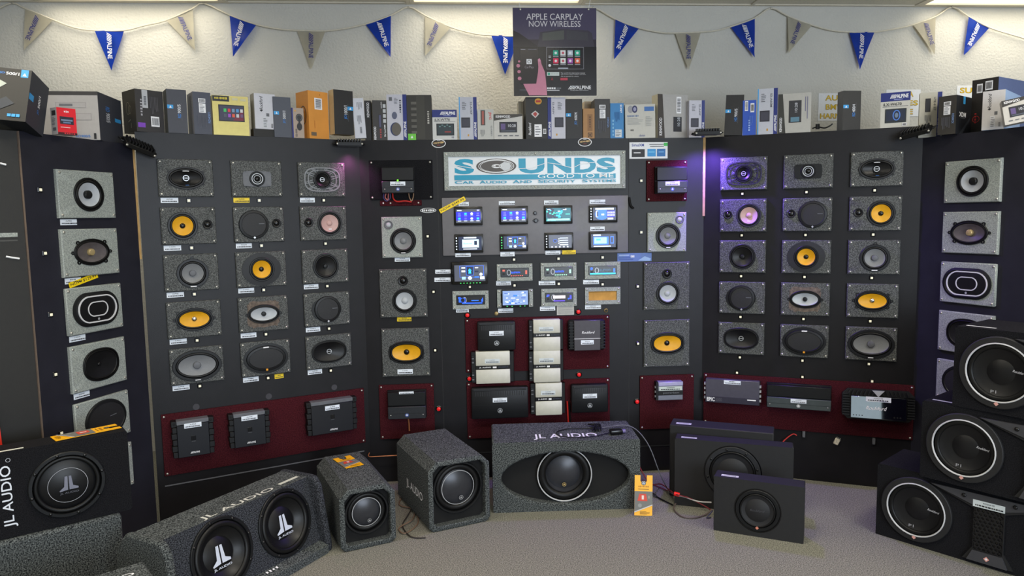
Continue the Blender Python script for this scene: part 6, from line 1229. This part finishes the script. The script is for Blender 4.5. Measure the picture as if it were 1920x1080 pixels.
# ---- black boxes standing under the purple light
def slim_black(label, fl_, yaw, w, h, d, holes, kind):
    t = thing('subwoofer_box', label, 'subwoofer', (fl_[0], fl_[1], 0), radians(yaw))
    if holes:
        cx, cz, r = holes; bm = bmesh.new(); open_box(bm, 0, w, 0, d, 0, h, [(cx, cz, r, r)], .04); mod_bevel(link('shell', bm, M_bvinyl, t), .006)
        bm = bmesh.new(); loft(bm, [ell(r+.006, r+.006, -.0008, cx, cz), ell(r+.001, r+.001, -.0008, cx, cz)]); link('groove', bm, M_gloss, t)
        woofer(t, cx, cz, r-.001, .002, mat('matt_black_cone', (24, 24, 27), .6), None, r*.55, .005, r*.08, r*.17, (lambda a, b: [('t', 'Rockford', a, b+.004, .07, .012, ink((74, 74, 80)), 0, 0., .3)]) if kind == 'badge' else None, mat('matt_black_cone', (24, 24, 27), .55), bolts=8 if kind != 'badge' else 0, frame=M_dgrey if kind != 'badge' else M_satin, rise=.006)
        if kind == 'badge': art('badge', [('p', [(cx, cz-r*.90), (cx+.009, cz-r*.90+.009), (cx, cz-r*.90+.018), (cx-.009, cz-r*.90+.009)], ink((206, 130, 110)))], t, y0=-.006)
    else: mod_bevel(link('shell', B(0, w, 0, d, 0, h), M_bvinyl, t), .006); link('terminal_cup', B(.05, .13, d, d+.008, h*.4, h*.6, .003), M_black, t)
    art('price_label', [('r', .075, d*.30, .085, d*.22, ink((214, 214, 224))), ('r', .075, d*.30, .06, d*.05, M_grey)], t, (0, 0, h), (-pi/2, 0, 0))
slim_black('black box standing behind the other two under the purple light', (.895, 4.035), -21, .565, .425, .14, None, '')
slim_black('middle black subwoofer box with a bolted round frame', (.896, 3.905), -19, .62, .385, .10, (.31, .215, .148), 'bolt')
slim_black('small front black subwoofer box with a pale diamond badge', (1.022, 3.57), -24, .432, .288, .105, (.214, .137, .108), 'badge')
# ---- stack of three twin-woofer boxes
HEXM = mat('black_grille_plastic', (24, 24, 26), .4); WEDG = mat('dark_grey_wedge_plastic', (58, 58, 62), .6, var=.06)
def tower(label, fl_, yaw, z, tag_=False):
    t = thing('subwoofer_box', label, 'subwoofer', (fl_[0], fl_[1], z), radians(yaw)); w, h, d = .98, .368, .33; r = .158
    bm = bmesh.new(); cs = [(.185, h*.5, .140, .140), (w-.185, h*.5, .140, .140)]; open_box(bm, 0, w, 0, d, 0, h, cs, .05); mod_bevel(link('shell', bm, M_bcarpet, t), .008)
    for c in cs:
        woofer(t, c[0], c[1], r, 0, M_conek, mat('white_trim_ring', (206, 206, 208), .4), .055, .016, .022, .030, lambda a, b: [('t', 'P1', a-.02, b-.088, .022, .013, ink((170, 170, 176))), ('t', 'Rockford', a+.075, b+.012, .052, .011, ink((190, 190, 196)), -8, .01, .3)], M_conek, frame=M_bvinyl, rise=.016)
        art('badge', [('p', [(c[0], c[1]-.146), (c[0]+.010, c[1]-.136), (c[0], c[1]-.126), (c[0]-.010, c[1]-.136)], ink((214, 160, 150)))], t, y0=-.020)
    cx = w/2
    bm = bmesh.new(); prism(bm, [(cx-.25, h-.030), (cx-.06, h-.10), (cx-.06, .085), (cx-.10, .02), (cx+.10, .02), (cx+.06, .085), (cx+.06, h-.10), (cx+.25, h-.030)], -.012, -.0005); link('pod', bm, M_bvinyl, t)
    bm = bmesh.new(); prism(bm, [(cx-.24, h-.028), (cx-.055, h-.085), (cx+.055, h-.085), (cx+.24, h-.028)], -.022, -.0115); link('upper_wedge', bm, WEDG, t)
    bm = bmesh.new(); prism(bm, [(cx-.08, .022), (cx+.08, .022), (cx+.058, .072), (cx-.058, .072)], -.022, -.0115); link('lower_wedge', bm, WEDG, t)
    link('vent_backing', B(cx-.058, cx+.058, -.0128, -.0122, .076, h-.089), M_gloss, t, smooth=False)
    bm = bmesh.new(); R_ = .0105; j = 0; zc = .084
    while zc < h-.094:
        x = cx-.050+(R_*.9 if j % 2 else 0)
        while x < cx+.053:
            o_ = [(x+R_*cos(pi/6+k*pi/3), -.0135, zc+R_*sin(pi/6+k*pi/3)) for k in range(6)]; i_ = [(x+R_*.72*cos(pi/6+k*pi/3), -.0135, zc+R_*.72*sin(pi/6+k*pi/3)) for k in range(6)]; f_ = [(a, -.019, b) for a, _, b in o_]; g_ = [(a, -.019, b) for a, _, b in i_]
            loft(bm, [f_, g_, i_]); x += R_*1.80
        zc += R_*1.56; j += 1
    g = link('honeycomb_grille', bm, HEXM, t, smooth=False); g['kind'] = 'stuff'
    art('badge', [('p', [(cx, .034), (cx+.012, .046), (cx, .058), (cx-.012, .046)], ink((216, 150, 140))), ('p', [(cx, .040), (cx+.006, .046), (cx, .052), (cx-.006, .046)], M_inkw)], t, y0=-.022)
    for s in (-1, 1): linkmesh('bolt', BOLT, t, (cx+s*.10, -.022, h-.048)).scale = (1.5, 1.5, 1.5)
    if tag_: sticker(t, cx-.0, h-.072, -.0225, .125, .032, 'FOSGATE', ink((206, 214, 216)))
    else: art('price_label', [('r', .085, .02, .12, .018, ink((206, 208, 206)))], t, (0, .03, h), (-pi/2, 0, 0))
tower('twin-woofer black box, bottom of the stack of three', (1.825, 3.500), -48.5, 0, True)
F2 = onz(1724, 892, .369); F3 = onz(1785, 760, .738)
tower('twin-woofer black box, middle of the stack of three', (F2.x, F2.y), -52, .369)
tower('twin-woofer black box, top of the stack of three', (F3.x, F3.y), -55, .738)
# ---- red leaning panel at the frame edge
t = thing('red_sign_board', 'bright red upright board edge behind the slim black lettered box', 'sign board', (-2.20, 2.95, 0), radians(40)); p0 = hit((-2.25, 2.945), radians(41), 4, 800)
t.location = (p0.x, p0.y, 0); bm = bmesh.new(); prism(bm, [(-.4, 0), (.022, 0), (-.012, p0.z+.10), (-.4, p0.z+.16)], 0, .008); link('sheet', bm, mat('red_enamel', (214, 44, 24), .4), t); link('foot', B(-.3, -.2, -.02, .02, 0, .02), M_black, t, smooth=False)
# ================================================================== HANG TAGS, CORDS AND SMALL THINGS
YT = mat('yellow_tag_card', (246, 178, 14), .45, var=.03); GT = ink((112, 112, 108))
def hang_tag(label, loc, rot, w, h):
    t = thing('hang_tag', label, 'hang tag', loc, 0, 'yellow product hang tags', rot)
    bm = bmesh.new(); prism(bm, [(-w/2, 0), (w/2, 0), (w/2, h), (w*.18, h), (w*.18, h*.84), (-w*.18, h*.84), (-w*.18, h), (-w/2, h)], -.002, 0); link('card', bm, YT, t)
    art('printing', [('r', 0, h*.44, w, h*.32, GT), ('p', [(-w/2, h*.28), (-w/2, h*.10), (w/2, h*.28)], GT), ('t', '~7', 0, h*.72, w*.6, h*.045, ink((180, 120, 20))), ('r', 0, h*.655, w*.6, h*.012, ink((120, 80, 20))), ('p', [(-w*.34, h*.36), (w*.22, h*.36), (w*.14, h*.54), (-w*.24, h*.54)], ink((206, 70, 50))), ('r', -.04*w, h*.45, w*.12, h*.10, ink((226, 214, 206))), ('r', .30*w, h*.46, w*.10, h*.07, ink((150, 140, 130))), ('p', [(-w/2, h*.10), (-w/2, h*.075), (w/2, h*.255), (w/2, h*.28)], ink((200, 200, 200))), ('e', -w*.2, h*.25, w*.11, w*.11, ink((140, 142, 140)))]+lines(.1*w, h*.07, w*.6, h*.08, 4, ink((90, 62, 10))), t, y0=-.002, step=.0002)
    bm = bmesh.new(); loft(bm, [ell(w*.13, w*.13, -.004, 0, h*.81), ell(w*.13, w*.13, -.0005, 0, h*.81)], True); cl_ = link('clasp', bm, M_black, t); art('clasp_mark', round_mark(0, h*.81, w*.10, M_silver), cl_, y0=-.004)
    return t
q = onz(1206, 966, .003)
hang_tag('yellow and grey hang tag standing against the wide carpeted box', (q.x, q.y, .001), (radians(-12), radians(3), radians(1)), .098, .215)
# tag lying on the small hood box
sb = Matrix.Translation((-.857, 3.373, .3155)) @ Matrix.Rotation(radians(26), 4, 'Z')
qq = sb @ Vector((.155, .31, 0)); hang_tag('yellow hang tag lying on the small carpeted hood box', qq, (radians(-90), 0, radians(35)), .10, .19)
u1_ = Vector((cos(radians(Y1)), sin(radians(Y1)))); qb = Vector((o1.x, o1.y))+u1_*(W1-.265)+Vector((-sin(radians(Y1)), cos(radians(Y1))))*.06
hang_tag('yellow hang tag lying on the slim black lettered box', (qb.x, qb.y, .386+H1+.003), (radians(-90), 0, radians(Y1-82)), .085, .25)
# remote bass knob and cord on the wide box
bx6 = Matrix.Translation((-.123, 3.829, .4)) @ Matrix.Rotation(radians(2.2), 4, 'Z')
t = thing('bass_remote', 'small black remote knob unit lying on the wide carpeted box', 'remote', bx6 @ Vector((.715, .10, .0)), radians(10))
link('body', B(-.05, .022, -.022, .022, .0, .026, .006, 2), M_gloss, t)
bm = bmesh.new(); tube(bm, [(.022, 0, .013), (.040, 0, .013)], .010, 12); link('knob', bm, mat('lilac_plastic', (110, 100, 150), .4), t)
def mb(x, y):
    p = hit((.88, 3.865), radians(-19), x, y); p.z = max(p.z, .008); return p
def top6(x, y, z=.006): return bx6 @ Vector((x, y, z))
wire('thin black cord looped across the wide carpeted box', [top6(.66, .10), top6(.55, .04), top6(.40, .05), top6(.37, .14), top6(.45, .20), top6(.56, .19), top6(.60, .16)], .003, M_rubber, 'cord', name='cord')
bm = bmesh.new()
for i in range(4): tube(bm, [top6(.575+.016*i, .14, .01), top6(.60+.010*i, .21, .022), top6(.565+.02*i, .26, .012), top6(.63-.01*i, .19, .02)], .005)
tag(link('cord_bundle', bm, M_rubber), 'bundled black cord coil on the wide carpeted box', 'cord')
wire('thin grey wire dropping off the wide box to the floor cable', [top6(.64, .2), top6(.80, .21, .01), Vector((.76, 4.0, .33)), Vector((.83, 3.97, .15)), onz(1254, 920, .02), mb(1266, 928)], .003, M_grey)
wire('dark red wire running from the wide box to the black boxes', [Vector((.70, 3.95, .22)), Vector((.76, 3.92, .12)), onz(1240, 908, .02), mb(1266, 926), mb(1290, 933), mb(1318, 947), mb(1334, 957)], .0035, ink((120, 36, 44)))
wire('second dark red wire lying on the carpet', [onz(1205, 900, .01), onz(1240, 915, .008), onz(1256, 922, .02), mb(1268, 928)], .003, ink((120, 36, 44)))
wire('white wire between the red plug and the front black box', [mb(1268, 929), mb(1285, 932), mb(1308, 940), mb(1334, 942)], .004, ink((200, 196, 196)))
wire('brown wire looping on the carpet before the black boxes', [onz(1267, 944, .01), onz(1264, 955, .006), onz(1278, 968, .006), onz(1300, 971, .006), onz(1320, 966, .006), onz(1336, 955, .03)], .0042, ink((96, 84, 80)))
wire('black audio lead with a metal plug on the carpet', [onz(1213, 915, .01), onz(1220, 924, .008), onz(1238, 935, .008), onz(1262, 947, .008)], .004, M_rubber)
bm = bmesh.new(); tube(bm, [onz(1224, 926, .008), onz(1231, 931, .008)], .008, 10); tag(link('metal_plug', bm, M_chrome), 'silver plug on the black audio lead', 'plug')
bm = bmesh.new(); tube(bm, [mb(1264, 925), mb(1274, 928)], .011, 10); tag(link('red_plug', bm, M_red), 'red plug on the wires before the middle black box', 'plug')
wire('dark blue wire tail beside the front black box', [onz(1336, 958, .03), onz(1330, 965, .02), onz(1325, 971, .006), onz(1333, 970, .006)], .003, ink((50, 50, 80)))
wire('red wire poking up behind the middle black box', [pl('RW', *uv('RW', 1464, 830), .03), pl('RW', *uv('RW', 1475, 820), .02), pl('RW', *uv('RW', 1487, 813), .01), pl('RW', *uv('RW', 1494, 816), .006)], .0035, M_redw)
wire('tangled brown speaker wire between the two hood boxes', [onz(752, 902, .01), onz(765, 915, .008), onz(748, 945, .006), onz(775, 955, .01), onz(784, 980, .006), onz(760, 1000, .006), onz(748, 990, .01), onz(772, 975, .012), onz(778, 962, .006)], .0036, ink((120, 96, 78)))
wire('black speaker wire loop between the two hood boxes', [onz(746, 925, .008), onz(762, 930, .006), onz(775, 945, .008), onz(765, 965, .012), onz(755, 985, .006), onz(770, 1006, .006), onz(798, 1008, .006)], .0034, ink((50, 44, 40)))
wire('copper wire stub poking out above the small hood box', [cp(693, 848, .01), cp(694, 851, .05), cp(715, 849.5, .06), cp(752, 848.5, .05)], .003, M_copper)
